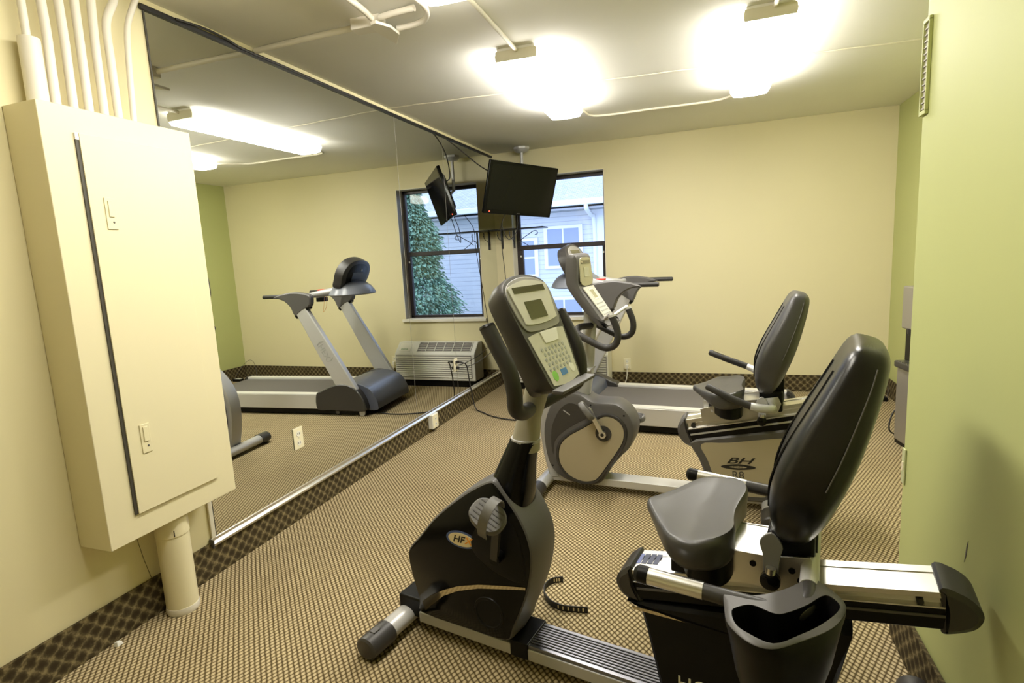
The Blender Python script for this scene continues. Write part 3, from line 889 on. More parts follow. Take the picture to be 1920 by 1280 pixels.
rec = B(hm).rings([[(x_ * k, (y_ - 0.17) * k + 0.17, z_) for x_, y_ in hp] for z_, k in ((-0.0885, 0.74), (-0.0905, 0.72))]).build('back_recess', M_BLACK, tr)
B(hm).box(-0.10, 0.10, 0.05, 0.19, -0.096, -0.0900).build('back_cover', M_DGREY, rec, bevel=0.004)
B(hm).lathe((0.05, 0.21, -0.090), (0, 0, -1), [(0, 0.012), (0.005, 0.010)], 14).build('back_screw', M_LSILVER, rec)
B().box(0.40, 0.47, -0.17, -0.12, 1.180, 1.192).build('red_stop_button', M_RED, tr, bevel=0.003)
B().tube(smooth_path([(0.44, -0.10, 1.12), (0.45, -0.12, 1.02), (0.44, -0.15, 0.97), (0.42, -0.12, 1.02), (0.42, -0.10, 1.12)], 7), 0.0016, 6).build('safety_cord', M_ORANGE, tr)
# faint maker mark printed lengthwise on the outside of each upright
for s_ in (-1, 1):
    xd = Vector((-0.545, 0, -1.0)).normalized()
    mw = frame_mat((up(0.62), s_ * (HW - 0.001), 0.62), xd, (-1.0, 0, 0.545) if s_ > 0 else (1.0, 0, -0.545))
    text_mesh('upright_mark', '(HFX)', 0.085, mat('faint_mark', (0.42, 0.42, 0.40), 0.4), tr, mw, 0.0, 0.0008)

# ---------------------------------------------------------------- recumbent bikes
def stabilizer(root, s, y0, y1, cap=0.115):
    st = B().rings([[(s + w_ * cos(t_), y, 0.048 + 0.034 * sin(t_)) for t_ in [2 * pi * k / 20 for k in range(20)]] for y, w_ in ((y0 + cap * 0.9, 0.042), (y1 - cap * 0.9, 0.042))]).build('stabilizer', M_LSILVER, root)
    for a, c_ in ((y0, 1), (y1, -1)):
        rr = []
        for k, (dy_, g) in enumerate(((0, 0.80), (0.006, 0.97), (0.02, 1.0), (cap, 1.0))):
            rr.append([(s + 0.047 * g * cos(t_), a + c_ * dy_, 0.046 + 0.0 + 0.041 * g * sin(t_)) for t_ in [2 * pi * j / 24 for j in range(24)]])
        B().rings(rr).build('end_cap', M_DGREY if a == y0 else M_DGREY, st)
    return st


def pedal(root, s, z, lat, side, tiltd, strap=True, pitch=0.0):
    """pedal whose spindle runs outwards along side (-1 = towards -y)"""
    pm = Matrix.Translation((s, lat, z)) @ Matrix.Rotation(radians(pitch), 4, 'Y') @ Matrix.Rotation(radians(tiltd), 4, 'X')
    n = 26
    rr = []
    for zz_, k in ((-0.016, 0.90), (-0.010, 1.0), (0.010, 1.0), (0.016, 0.92)):
        rr.append([(0.060 * k * math.copysign(abs(cos(2 * pi * j / n)) ** 0.8, cos(2 * pi * j / n)), 0.047 * k * math.copysign(abs(sin(2 * pi * j / n)) ** 0.8, sin(2 * pi * j / n)), zz_) for j in range(n)])
    p = B(pm).rings(rr).build('pedal', mat('pedal_grey', (0.13, 0.125, 0.12), 0.5), root)
    b_ = B(pm)
    for k in range(5):
        b_.box(-0.045, 0.045, -0.03 + k * 0.014, -0.026 + k * 0.014, 0.015, 0.0185)
    b_.build('tread_ribs', M_GREY, p)
    if strap:
        arc = [Vector((0.012, 0.054 * cos(t_), 0.012 + 0.088 * sin(t_))) for t_ in [pi * k / 16 for k in range(17)]]
        arc = [Vector((0.012, 0.054, -0.02))] + arc + [Vector((0.012, -0.054, -0.03))]
        bb = B(pm @ Matrix.Rotation(radians(8), 4, 'Z'))
        bb.ribbon(arc, 0.030, 0.004, (1, 0, 0))
        bb.build('toe_strap', mat('strap_grey', (0.16, 0.155, 0.15), 0.4), p)
    return p


def console(root, s0, z0, ds, dz, near=True):
    """face from its foot (s0,z0) leaning up by (ds,dz); local x lateral (+ = far side), y up the face, z towards the rider"""
    cm = frame_mat((s0, 0, z0), (0, 1, 0), (ds, 0, dz))
    out = smooth2([(-0.088, -0.012), (0.088, -0.012), (0.118, 0.06), (0.137, 0.16), (0.150, 0.26), (0.146, 0.32), (0.10, 0.352), (0.0, 0.366), (-0.10, 0.352), (-0.146, 0.32), (-0.150, 0.26), (-0.137, 0.16), (-0.118, 0.06)], 4)
    rr = []
    for zz_, k in ((-0.078, 0.82), (-0.070, 0.90), (-0.045, 0.97), (-0.008, 1.0), (0.002, 0.985)):
        rr.append([(x_ * k, (y_ - 0.16) * k + 0.16, zz_) for x_, y_ in out])
    rr[0] = [(x_ * 0.82, (y_ - 0.16) * 0.9 + 0.15, -0.090 + 0.022 * max(0, y_) / 0.36) for x_, y_ in out]
    cs = B(cm).rings(rr).build('console', M_DGREY if near else M_GREY, root)
    # raised surround
    sur = smooth2([(-0.118, 0.19), (-0.05, 0.176), (0.05, 0.176), (0.118, 0.19), (0.140, 0.27), (0.134, 0.315), (0.09, 0.342), (0.0, 0.354), (-0.09, 0.342), (-0.134, 0.315), (-0.140, 0.27)], 4)
    B(cm).rings([[(x_, y_, z_) for x_, y_ in sur] for z_ in (0.0, 0.006)]).build('surround', M_FACEDK, cs, bevel=0.002)
    scr = smooth2([(-0.098, 0.202), (0.0, 0.196), (0.096, 0.205), (0.108, 0.22), (0.124, 0.305), (0.115, 0.326), (0.0, 0.342), (-0.115, 0.326), (-0.124, 0.305), (-0.108, 0.22)], 3)
    fc = B(cm).rings([[(x_, y_, z_) for x_, y_ in scr] for z_ in (0.004, 0.009)]).build('display_panel', M_FACE, cs)
    B(cm).box(-0.102, 0.100, 0.301, 0.321, 0.008, 0.0105).build('message_strip', M_LCD, cs)
    B(cm).box(-0.066, 0.046, 0.214, 0.272, 0.008, 0.0105).build('lcd_window', M_LCD, cs)
    low = [(-0.090, 0.004), (0.094, 0.004), (0.124, 0.168), (0.075, 0.177), (0.0, 0.180), (-0.075, 0.177), (-0.121, 0.168)]
    low = [(-0.090, 0.004), (-0.03, -0.004), (0.04, -0.004), (0.094, 0.004), (0.124, 0.168), (0.075, 0.172), (0.0, 0.173), (-0.075, 0.170), (-0.121, 0.165)]
    B(cm).rings([[(x_, y_, z_) for x_, y_ in low] for z_ in (0.0, 0.004)]).build('keypad_panel', M_FACE, cs)
    B(cm).rings([[(x_, y_, z_) for x_, y_ in ((-0.035, 0.132), (0.054, 0.132), (0.074, 0.170), (-0.045, 0.170))] for z_ in (0.004, 0.007)]).build('quick_start_key', M_WHITEST, cs, bevel=0.001)
    b_ = B(cm)
    for i in range(7):
        for j in range(5):
            xk = -0.072 + i * 0.024 + (0.006 if j % 2 else 0)
            yk = 0.052 + j * 0.016
            if abs(xk) < 0.09 + yk * 0.1:
                b_.lathe((xk, yk, 0.004), (0, 0, 1), [(0, 0.0062), (0.0012, 0.0058)], 10)
    b_.build('keys', mat('key_grey', (0.36, 0.37, 0.34), 0.5), cs)
    if near:
        B(cm).lathe((-0.058, 0.030, 0.004), (0, 0, 1), [(0, 0.017), (0.001, 0.016)], 16).build('green_sticker', M_GREENST, cs)
        B(cm).box(-0.016, 0.026, 0.022, 0.042, 0.004, 0.005).build('blue_sticker', M_BLUEST, cs)
        B(cm).lathe((0.068, 0.034, 0.004), (0, 0, 1), [(0, 0.016), (0.001, 0.015)], 18).build('white_sticker', M_WHITEST, cs)
    return cs


def rear_unit(root, shift, z_tr, slope, near):
    kk = 0.62 if near else 0.95      # depth of the track section
    """seat track, tower, carriage, seat, back, handles. s values are those of the front bike plus shift"""
    S = shift
    ca = math.atan(slope)
    tmx = Matrix.Translation((0.86 + S, 0, z_tr)) @ Matrix.Rotation(-ca, 4, 'Y')   # x along the track, z square to it, top of track at z=0
    L = 0.79
    # aluminium extrusion with a side slot
    hw = 0.062
    tp = [(-hw, 0), (-hw, -0.022 * kk), (-hw + 0.014, -0.026 * kk), (-hw + 0.014, -0.052 * kk), (-hw - 0.004, -0.054 * kk), (-hw - 0.004, -0.060 * kk),
          (hw + 0.004, -0.060 * kk), (hw + 0.004, -0.054 * kk), (hw - 0.014, -0.052 * kk), (hw - 0.014, -0.026 * kk), (hw, -0.022 * kk), (hw, 0), (0.030, 0), (0.028, -0.003), (0.004, -0.003), (0.002, 0)]
    trk = B(tmx).rings([[(x_, y_, z_) for y_, z_ in tp] for x_ in (0.02, L - 0.02)]).build('seat_track', M_ALU, root, bevel=0.001)
    B(tmx).box(0.0, L, -0.064, 0.064, -0.145 * kk, -0.060 * kk).build('track_housing', M_BLACK, root, bevel=0.006, seg=3)
    B(tmx).box(0.03, L - 0.03, -0.067, -0.063, -0.094 * kk, -0.084 * kk).build('housing_groove', M_GREY if near else M_SILVER, root)  # paler strip paints the carpet's reflection along the housing groove
    rear = smooth2([(L - 0.035, 0.006), (L, 0.0), (L + 0.028, -0.035), (L + 0.038, -0.08), (L + 0.020, -0.125), (L - 0.02, -0.148), (L - 0.045, -0.145), (L - 0.035, -0.07)], 4)
    rear = [(a, b_ * (kk + 0.04) if b_ < 0 else b_) for a, b_ in rear]
    B(tmx).pillow(rear, [(-0.070, -0.012), (-0.060, 0.0), (0.060, 0.0), (0.070, -0.012)]).build('rear_end_cap', M_DGREY, root)
    frt = smooth2([(0.025, 0.006), (0.0, 0.0), (-0.025, -0.03), (-0.032, -0.075), (-0.015, -0.125), (0.02, -0.15), (0.04, -0.14), (0.025, -0.07)], 4)
    frt = [(a, b_ * (kk + 0.04) if b_ < 0 else b_) for a, b_ in frt]
    fcap = B(tmx).pillow(frt, [(-0.070, -0.012), (-0.060, 0.0), (0.060, 0.0), (0.070, -0.012)]).build('front_end_cap', M_DGREY if near else M_GREY, root)
    for xk in (0.055, L - 0.075):
        B(tmx).lathe((xk, -hw - 0.003, -0.039 * kk), (0, 1, 0), [(0, 0.012 * kk), (0.018, 0.012 * kk)], 16).build('rubber_stop', M_RUBBER, root)
    if near:
        for k in range(4):
            B(tmx).box(0.006 + k * 0.018 + 0.016, 0.021 + k * 0.018 + 0.016, -0.022, 0.036, 0.0002, 0.0012).build('warning_label', M_STICKBL if k < 1 else M_STICKDK, trk)
    # tower
    if near:
        tw_ = [(0.868, 0.36), (0.90, 0.365), (1.44, 0.44), (1.42, 0.33), (1.39, 0.20), (1.40, 0.10), (1.43, 0.03), (0.985, 0.03), (0.965, 0.12), (0.93, 0.28), (0.912, 0.345)]
    else:
        tw_ = [(0.90, 0.35), (0.94, 0.375), (1.44, 0.475), (1.40, 0.30), (1.33, 0.16), (1.30, 0.06), (1.02, 0.05), (1.00, 0.14), (0.95, 0.27)]
    tw_ = [(a + S, b_) for a, b_ in tw_]
    tb = B().pillow(tw_, [(-0.074, -0.010), (-0.066, 0.0), (0.066, 0.0), (0.074, -0.010)]).build('seat_tower', M_BLACK if near else M_GREY, root)
    if not near:
        pn = smooth2([(0.965, 0.352), (1.10, 0.372), (1.36, 0.418), (1.378, 0.405), (1.33, 0.27), (1.285, 0.12), (1.26, 0.09), (1.07, 0.088), (1.052, 0.10), (1.00, 0.26)], 4)
        pn = [(a + S, b_) for a, b_ in pn]
        for sy in (-1, 1):
            ya, yb_ = sorted((sy * 0.0745, sy * 0.0775))
            p_ = B().prism(pn, ya, yb_).build('side_panel', M_BEIGE, tb)
        lm = lambda a, b_: frame_mat((a + S, -0.0778, b_), (1, 0, 0.06), (0, 0, 1))
        text_mesh('maker_logo', 'BH', 0.046, M_INK, tb, lm(1.148, 0.277), 0.4, 0.0012, 0.0006, 2.1)
        el = [(0.085 * math.copysign(abs(cos(t_)) ** 1.6, cos(t_)), 0.016 * math.copysign(abs(sin(t_)) ** 1.0, sin(t_))) for t_ in [2 * pi * k / 40 for k in range(40)]]
        em = lm(1.148, 0.244)
        B(em).rings([[(x_, y_, z_) for x_, y_ in el] for z_ in (0, 0.0012)]).build('logo_swoosh', M_INK, tb)
        B(em).rings([[(x_ * 0.5, y_ * 0.35, z_) for x_, y_ in el] for z_ in (0.0012, 0.0018)]).build('logo_swoosh_inner', M_BEIGE, tb)
        text_mesh('logo_caption', 'FITNESS', 0.013, M_INK, tb, lm(1.148, 0.244) @ Matrix.Translation((0, 0, 0.002)), 0, 0.0003)
        text_mesh('model_number', 'R8', 0.056, mat('dark_grey_ink', (0.06, 0.055, 0.05), 0.5), tb, lm(1.148, 0.199), 0, 0.0012)
    else:
        text_mesh('maker_name', 'HO', 0.060, M_TEXTW, tb, frame_mat((1.062, -0.0755, 0.150), (1, 0, 0), (0, 0, 1)), 0, 0.0012)
        B().prism([(0.886, 0.352), (0.96, 0.354), (1.04, 0.346), (0.96, 0.344), (0.889, 0.344)], -0.0755, -0.0735).build('tower_stripe', mat('mirror_stripe', (0.62, 0.55, 0.40), 0.08, 1.0), tb)
    # carriage
    zt = lambda s_: z_tr + (s_ + S - 0.86 - S) * slope
    cz = zt(1.20)
    B().box(1.06 + S, 1.25 + S, -0.080, 0.080, cz + 0.004, cz + (0.085 if near else 0.052)).build('carriage', M_ALU, root, bevel=0.004)
    pl = [(1.10, cz + 0.083), (1.25, cz + 0.088), (1.345, cz + 0.105), (1.355, cz + 0.08), (1.335, cz + 0.015), (1.28, cz + 0.0), (1.12, cz + 0.002)]
    if not near:
        pl = [(0.96, cz + 0.0), (1.10, cz + 0.045), (1.33, cz + 0.085), (1.345, cz + 0.05), (1.33, cz + 0.0), (1.10, cz - 0.045), (0.97, cz - 0.07)]
    for sy in (-1, 1):
        ya, yb_ = sorted((sy * 0.080, sy * 0.086))
        pt = B().prism([(a + S, b_) for a, b_ in pl], ya, yb_).build('side_plate', M_ALU, root, bevel=0.001)
        if sy < 0:
            for (hs, hz) in (((1.215, 0.06), (1.305, 0.062), (1.325, 0.04)) if near else ((1.175, 0.025), (1.28, 0.03), (1.06, 0.0), (1.02, -0.005))):
                B().lathe((hs + S, -0.0885, cz + hz), (0, 1, 0), [(0, 0.008), (0.004, 0.008)], 14).build('bolt', M_BLACK if near else M_LSILVER, pt)
    B().box(1.245 + S, 1.355 + S, -0.070, 0.070, cz + 0.0, cz + (0.15 if near else 0.11)).build('back_post', M_BLACK, root, bevel=0.012)
    # lever
    lz = cz + (0.045 if near else -0.03)
    lv = B(frame_mat((1.258 + S, -0.100, lz), (1, 0, 0), (0.12, 0.0, 1)))
    lp = smooth2([(-0.014, 0.0), (0.014, 0.0), (0.020, 0.05), (0.026, 0.085), (0.0, 0.115), (-0.026, 0.09), (-0.018, 0.05)], 4)
    lo = lv.rings([[(x_, y_, z_) for x_, y_ in lp] for z_ in (-0.004, 0.004)]).build('adjusting_lever', mat('lever_grey', (0.24, 0.235, 0.22), 0.4, 0.3) if near else M_SILVER, root, bevel=0.0015)
    B().lathe((1.258 + S, -0.125, lz - 0.008), (0, 1, 0), [(0, 0.012), (0.008, 0.024), (0.022, 0.024), (0.03, 0.012)], 20).build('lever_knob', M_GLOSSB, lo)
    B().lathe((1.258 + S, -0.112, lz + 0.012), (0.1, 0, 1), [(0, 0.012), (0.016, 0.012)], 14).build('lever_collar', M_CHROME, lo)
    # seat cushion
    zs = 0.565 if near else 0.560
    outl = [(0.915, 0.0), (0.935, 0.045), (0.962, 0.095), (0.992, 0.150), (1.028, 0.205), (1.075, 0.228), (1.125, 0.218), (1.162, 0.180), (1.176, 0.125), (1.168, 0.060), (1.164, 0.0)]
    outl = outl + [(a, -b_) for a, b_ in reversed(outl[1:-1])]
    outl = smooth2(outl, 4)
    cx_, rr = 1.05, []

    def seat_top(a, y_):
        # saddle: raised thigh lobes and rear, lower along the centre line
        return 0.012 * (abs(y_) / 0.2) ** 2 + 0.022 * max(0.0, a - 1.09) / 0.08 + 0.006 * max(0.0, 0.97 - a) / 0.05 - 0.006
    zb = zs + 0.026
    for z_, k in ((0.0, 0.86), (0.003, 0.94), (0.018, 0.985), (0.048, 1.0), (0.062, 0.995), (0.070, 0.965)):
        rr.append([((a - cx_) * k + cx_ + S, y_ * k, zb + z_ + (seat_top(a, y_) if z_ > 0.03 else 0) + max(0.0, 1 - z_ / 0.05) * max(0.0, 1.06 - a) * 0.30) for a, y_ in outl])
    for k in (0.92, 0.75, 0.5, 0.25, 0.05):
        rr.append([((a - cx_) * k + cx_ + S, y_ * k, zb + 0.0725 + seat_top((a - cx_) * k + cx_, y_ * k)) for a, y_ in outl])
    seat = B().rings(rr).build('seat', M_SEATV, root, angle=60)
    pan = [((a - cx_) * 0.66 + cx_ + 0.035 + S, y_ * 0.80) for a, y_ in outl]
    B().rings([[(a, y_, z_) for a, y_ in pan] for z_ in (zs - 0.035, zb + 0.008)]).build('seat_pan', M_BLACK, root, bevel=0.008)
    B().box(1.0 + S, 1.13 + S, -0.07, 0.07, zt(1.06) + 0.0, zs - 0.03).build('seat_post', M_BLACK, root, bevel=0.004)
    # backrest
    ct = [(1.308, 0.628, 0.050, 0.020), (1.304, 0.662, 0.112, 0.044), (1.314, 0.72, 0.165, 0.064), (1.326, 0.78, 0.195, 0.075), (1.351, 0.85, 0.207, 0.078), (1.379, 0.92, 0.203, 0.073),
          (1.409, 1.00, 0.187, 0.063), (1.434, 1.07, 0.168, 0.054), (1.447, 1.115, 0.155, 0.047), (1.454, 1.138, 0.140, 0.038), (1.457, 1.150, 0.115, 0.022)]
    ct = [(a - (0 if near else 0.030), b_, c_, d_) for a, b_, c_, d_ in ct]
    rr = []
    n = 36
    for i, (s_, z_, w_, t_) in enumerate(ct):
        a, c_ = ct[max(i - 1, 0)], ct[min(i + 1, len(ct) - 1)]
        d = Vector((c_[0] - a[0], 0, c_[1] - a[1])).normalized()
        if near or True:
            nn_ = Vector((d.z, 0, -d.x))
        ring = []
        for j in range(n):
            th_ = 2 * pi * j / n
            cw, sw = cos(th_), sin(th_)
            yy_ = w_ * math.copysign(abs(cw) ** 0.55, cw)
            tt_ = t_ * math.copysign(abs(sw) ** 0.6, sw)
            # side bolsters: front curls round the rider
            tt_ += -0.018 * (abs(yy_) / 0.2) ** 2 * (1 if sw < 0 else 0.3)
            p = Vector((s_ + S, 0, z_ + (0.0 if near else 0.0))) + nn_ * tt_ + Vector((0, yy_, 0))
            ring.append(tuple(p))
        rr.append(ring)
    bk = B().rings(rr).build('backrest', M_VINYL if near else M_SEATV, root, sub=1, angle=60)
    # stitched seams down the front of the backrest
    for yk in (-0.085, 0.085):
        pts = []
        for i, (s_, z_, w_, t_) in enumerate(ct[2:8]):
            a, c_ = ct[i + 1], ct[min(i + 3, len(ct) - 1)]
            d = Vector((c_[0] - a[0], 0, c_[1] - a[1])).normalized()
            nn_ = Vector((d.z, 0, -d.x))
            p = Vector((s_ + S, yk * w_ / 0.2, z_)) - nn_ * (t_ * 0.985 + 0.018 * (abs(yk) / 0.2) ** 2)
            pts.append(tuple(p))
        B().tube(smooth_path(pts, 5), 0.0035, 6).build('piping', M_BLACK, bk)
    # rear seam line where cover meets shell
    pts = []
    for i, (s_, z_, w_, t_) in list(enumerate(ct))[4:9]:
        a, c_ = ct[i - 1], ct[min(i + 1, len(ct) - 1)]
        d = Vector((c_[0] - a[0], 0, c_[1] - a[1])).normalized()
        nn_ = Vector((d.z, 0, -d.x))
        pts.append(tuple(Vector((s_ + S, -w_ * 0.985, z_)) + nn_ * t_ * 0.30))
    B().tube(smooth_path(pts, 5), 0.0018, 6).build('seam', M_GREY, bk)
    B().box(1.30 + S, 1.36 + S, -0.04, 0.04, cz + 0.05, 0.80).build('back_support', M_BLACK, root, bevel=0.008)
    return trk, tb, bk, seat, cz


def near_bike():
    r = thing('recumbent_bike', 'nearest recumbent exercise bike, black shroud, console facing right, cup holder', 'exercise bike', (1.1, 1.755, 0), -0.187)
    st = stabilizer(r, -0.02, -0.285, 0.33)
    B(Matrix.Translation((-0.02, -0.275, 0))).box(-0.012, 0.012, 0.03, 0.06, 0.084, 0.090).build('cap_latch', M_GREY, st)
    B().box(-0.055, 0.075, -0.062, 0.062, 0.045, 0.125).build('stabilizer_bracket', M_BLACK, r, bevel=0.01)
    # main rail
    B().box(0.05, 1.60, -0.070, 0.070, 0.040, 0.082).build('main_rail', M_SILVER, r, bevel=0.004)
    b_ = B().box(0.48, 1.0, -0.066, 0.066, 0.082, 0.094)
    b_.build('rail_cover', mat('dark_aluminium', (0.20, 0.20, 0.22), 0.28, 1.0), r, bevel=0.003)
    b_ = B()
    for k in range(9):
        y_ = -0.048 + k * 0.012
        b_.box(0.485, 0.99, y_ - 0.0018, y_ + 0.0018, 0.094, 0.0965)
    b_.build('rail_grooves', M_DGREY, r)
    B().box(0.45, 0.52, -0.072, 0.072, 0.04, 0.100).build('rail_collar', M_BLACK, r, bevel=0.004)
    # shroud
    pr = [(0.082, 0.096), (0.072, 0.148), (0.048, 0.236), (0.036, 0.306), (0.046, 0.350), (0.102, 0.412), (0.173, 0.492), (0.259, 0.567), (0.339, 0.626), (0.414, 0.668),
          (0.445, 0.662), (0.488, 0.612), (0.528, 0.555), (0.556, 0.490), (0.564, 0.420), (0.548, 0.326), (0.522, 0.249), (0.480, 0.154), (0.448, 0.100), (0.30, 0.094)]
    pr = smooth2(pr, 3)
    shd = B().pillow(pr, [(-0.088, -0.007), (-0.084, -0.002), (-0.074, 0.0), (0.0, 0.006), (0.074, 0.0), (0.084, -0.002), (0.088, -0.007)]).build('shroud', M_GREY, r)
    side = [(a, b_) for a, b_ in pr]
    for sy in (-1, 1):
        B().pillow(side, [(sy * 0.0885 - 0.0, -0.007), (sy * 0.0905, -0.010)] if sy > 0 else [(-0.0905, -0.010), (-0.0885, -0.007)]).build('shroud_side', M_GLOSSB, shd)
    # curved stripe and round boss
    arc_u = [(0.091, 0.150), (0.13, 0.183), (0.193, 0.222), (0.26, 0.256), (0.35, 0.286), (0.45, 0.308), (0.535, 0.325)]
    arc_l = [(0.535, 0.316), (0.45, 0.296), (0.35, 0.272), (0.26, 0.238), (0.193, 0.200), (0.14, 0.152), (0.105, 0.118)]
    B().prism(arc_u + arc_l, -0.0925, -0.0905).build('stripe', mat('mirror_stripe', (0.62, 0.55, 0.40), 0.08, 1.0), shd)
    B().lathe((0.385, -0.0905, 0.188), (0, -1, 0), [(0, 0.060), (0.003, 0.058), (0.0032, 0.050), (0.001, 0.048)], 36).build('round_cap', M_BLACK, shd)
    # badge
    for k, (a, c_, m_, y_) in enumerate(((0.064, 0.031, M_BADGEB, 0.0015), (0.054, 0.024, M_BADGE, 0.0028))):
        B().rings([[(0.290 + a * cos(t_), -0.0905 - yy_, 0.437 + c_ * sin(t_)) for t_ in [2 * pi * j / 36 for j in range(36)]] for yy_ in (0, y_)]).build('badge', m_, shd)
    bm_ = lambda dx: frame_mat((0.290 + dx, -0.0936, 0.437), (1, 0, 0), (0, 0, 1))
    text_mesh('badge_letters', 'HF', 0.036, M_INK, shd, bm_(-0.012), 0.3, 0.0006, 0.0006, 1.1)
    text_mesh('badge_letters', 'X', 0.036, M_ORANGE, shd, bm_(0.028), 0.3, 0.0006, 0.0006, 1.1)
    # recess pod around crank
    rp = smooth2([(0.33, 0.42), (0.40, 0.36), (0.50, 0.335), (0.535, 0.36), (0.53, 0.45), (0.50, 0.53), (0.44, 0.55), (0.36, 0.50)], 4)
    B().pillow(rp, [(-0.094, -0.004), (-0.0925, 0.0), (-0.0905, 0.0)]).build('crank_recess', M_BLACK, shd)
    # neck cone
    rr = []
    for z_, s0_, s1_, hw_ in ((0.52, 0.355, 0.500, 0.080), (0.58, 0.362, 0.525, 0.086), (0.64, 0.382, 0.530, 0.078), (0.70, 0.412, 0.536, 0.066), (0.75, 0.438, 0.546, 0.056), (0.797, 0.462, 0.560, 0.048)):
        c0, h0 = (s0_ + s1_) / 2, (s1_ - s0_) / 2
        rr.append([(c0 + h0 * math.copysign(abs(cos(t_)) ** 0.85, cos(t_)), hw_ * math.copysign(abs(sin(t_)) ** 0.85, sin(t_)), z_) for t_ in [2 * pi * j / 32 for j in range(32)]])
    B().rings(rr).build('mast_boot', M_GLOSSB, r)
    # mast
    rr = []
    for z_, c0, a_, h_ in ((0.76, 0.512, 0.046, 0.040), (0.80, 0.514, 0.045, 0.040), (0.87, 0.530, 0.038, 0.036), (0.94, 0.555, 0.038, 0.036), (1.02, 0.585, 0.042, 0.04)):
        rr.append([(c0 + a_ * math.copysign(abs(cos(t_)) ** 0.8, cos(t_)), h_ * math.copysign(abs(sin(t_)) ** 0.8, sin(t_)), z_) for t_ in [2 * pi * j / 28 for j in range(28)]])
    B().rings(rr).build('mast', mat('mast_champagne', (0.36, 0.34, 0.27), 0.4, 0.2), r)
    B().lathe((0.513, 0, 0.792), (0.05, 0, 1), [(0, 0.0485), (0.010, 0.0485)], 28).build('mast_collar', M_SILVER, r)
    console(r, 0.668, 1.0, -0.127, 0.29, True)
    # handlebars
    for sy, ex in ((-1, 0.0), (1, 0.02)):
        pts = [(0.535, 0.0, 0.905), (0.560, sy * 0.06, 0.915), (0.585, sy * 0.14, 0.930), (0.592, sy * 0.19, 0.955), (0.598, sy * 0.205, 1.01), (0.585, sy * 0.208, 1.075), (0.552, sy * 0.210, 1.14), (0.523, sy * 0.210, 1.195)]
        pts = [(a + (0.030 if sy > 0 and k > 2 else 0), b_, c_) for k, (a, b_, c_) in enumerate(pts)]
        hb = B().tube(smooth_path(pts, 6), 0.0235, 18).build('handlebar', M_FOAM, r)
        B().lathe((0.523 + (0.030 if sy > 0 else 0), sy * 0.210, 1.195), (-0.4, 0, 1), [(0, 0.0245), (0.006, 0.021), (0.008, 0.010)], 16).build('grip_end', M_BLACK, hb)
    # reading rack lip below the console
    B().rings([[(0.690 + dx, y_, 0.992 + dz) for dx, dz in ((-0.02, -0.006), (0.018, -0.006), (0.022, 0.006), (-0.016, 0.008))] for y_ in (-0.115, 0.135)]).build('reading_rack', M_GREY, r, bevel=0.004)
    # crank and pedals
    ck = B().lathe((0.445, -0.13, 0.42), (0, 1, 0), [(0, 0.02), (0.26, 0.02)], 18).build('crank_axle', M_BLACK, r)
    for sy, (ds_, dz_) in ((-1, (0.028, 0.165)), (1, (-0.028, -0.165))):
        B().ribbon([(0.445, sy * 0.128, 0.42), (0.445 + ds_ / 2, sy * 0.132, 0.42 + dz_ / 2), (0.445 + ds_, sy * 0.135, 0.42 + dz_)], 0.014, 0.026, (0, 1, 0)).build('crank_arm', M_DGREY, r)
        B().tube([(0.445 + ds_, sy * 0.13, 0.42 + dz_), (0.445 + ds_, sy * 0.19, 0.42 + dz_)], 0.008, 12).build('pedal_spindle', M_BLACK, r)
    pedal(r, 0.475, 0.605, -0.195, -1, 38, pitch=28)
    pedal(r, 0.417, 0.255, 0.195, 1, -10, strap=False)
    # rear
    trk, tb, bk, seat, cz = rear_unit(r, 0.0, 0.455, 0.175, True)
    stabilizer(r, 1.62, -0.34, 0.34)
    # side handlebars: cross tube with pulse grips
    hz = 0.60
    B().tube([(1.345, -0.17, hz - 0.01), (1.345, 0.12, hz)], 0.021, 18).build('cross_tube', M_LSILVER, r)
    far = B().tube(smooth_path([(1.345, 0.10, hz), (1.345, 0.22, hz), (1.33, 0.28, hz + 0.004), (1.27, 0.30, hz + 0.010), (1.14, 0.30, hz + 0.022)], 6), 0.019, 16).build('side_handlebar', M_DGREY, r)
    B().tube([(1.15, 0.30, hz + 0.0215), (0.995, 0.30, hz + 0.033)], 0.0195, 18).build('pulse_grip', M_CHROME, far)
    B().tube([(1.0, 0.30, hz + 0.0325), (0.972, 0.30, hz + 0.0345), (0.964, 0.30, hz + 0.035)], [0.021, 0.021, 0.013], 18).build('grip_end', M_BLACK, far)
    ne = B().tube(smooth_path([(1.345, -0.16, hz - 0.01), (1.345, -0.22, hz - 0.012), (1.32, -0.27, hz - 0.02), (1.24, -0.285, hz - 0.014), (1.12, -0.285, hz - 0.010)], 6), 0.019, 16).build('side_handlebar', M_DGREY, r)
    B().tube([(1.13, -0.285, hz - 0.010), (0.997, -0.285, hz - 0.006)], 0.0205, 18).build('pulse_grip', M_CHROME, ne)
    B().tube([(1.0, -0.285, hz - 0.006), (0.976, -0.285, hz - 0.005), (0.966, -0.285, hz - 0.005)], [0.022, 0.022, 0.014], 18).build('grip_end', M_BLACK, ne)
    # cup and book holder tub
    outer = smooth2([(1.176, -0.282), (1.186, -0.345), (1.202, -0.399), (1.244, -0.440), (1.289, -0.442), (1.336, -0.397), (1.391, -0.327), (1.416, -0.258), (1.412, -0.208), (1.37, -0.156), (1.345, -0.150), (1.30, -0.215), (1.25, -0.265), (1.205, -0.283)], 4)
    inner = smooth2([(1.212, -0.338), (1.204, -0.359), (1.216, -0.395), (1.241, -0.415), (1.291, -0.427), (1.335, -0.378), (1.372, -0.325), (1.400, -0.268), (1.404, -0.235), (1.378, -0.212), (1.345, -0.265), (1.315, -0.305), (1.287, -0.327), (1.240, -0.316)], 4)
    b_ = B()
    zt_ = 0.602
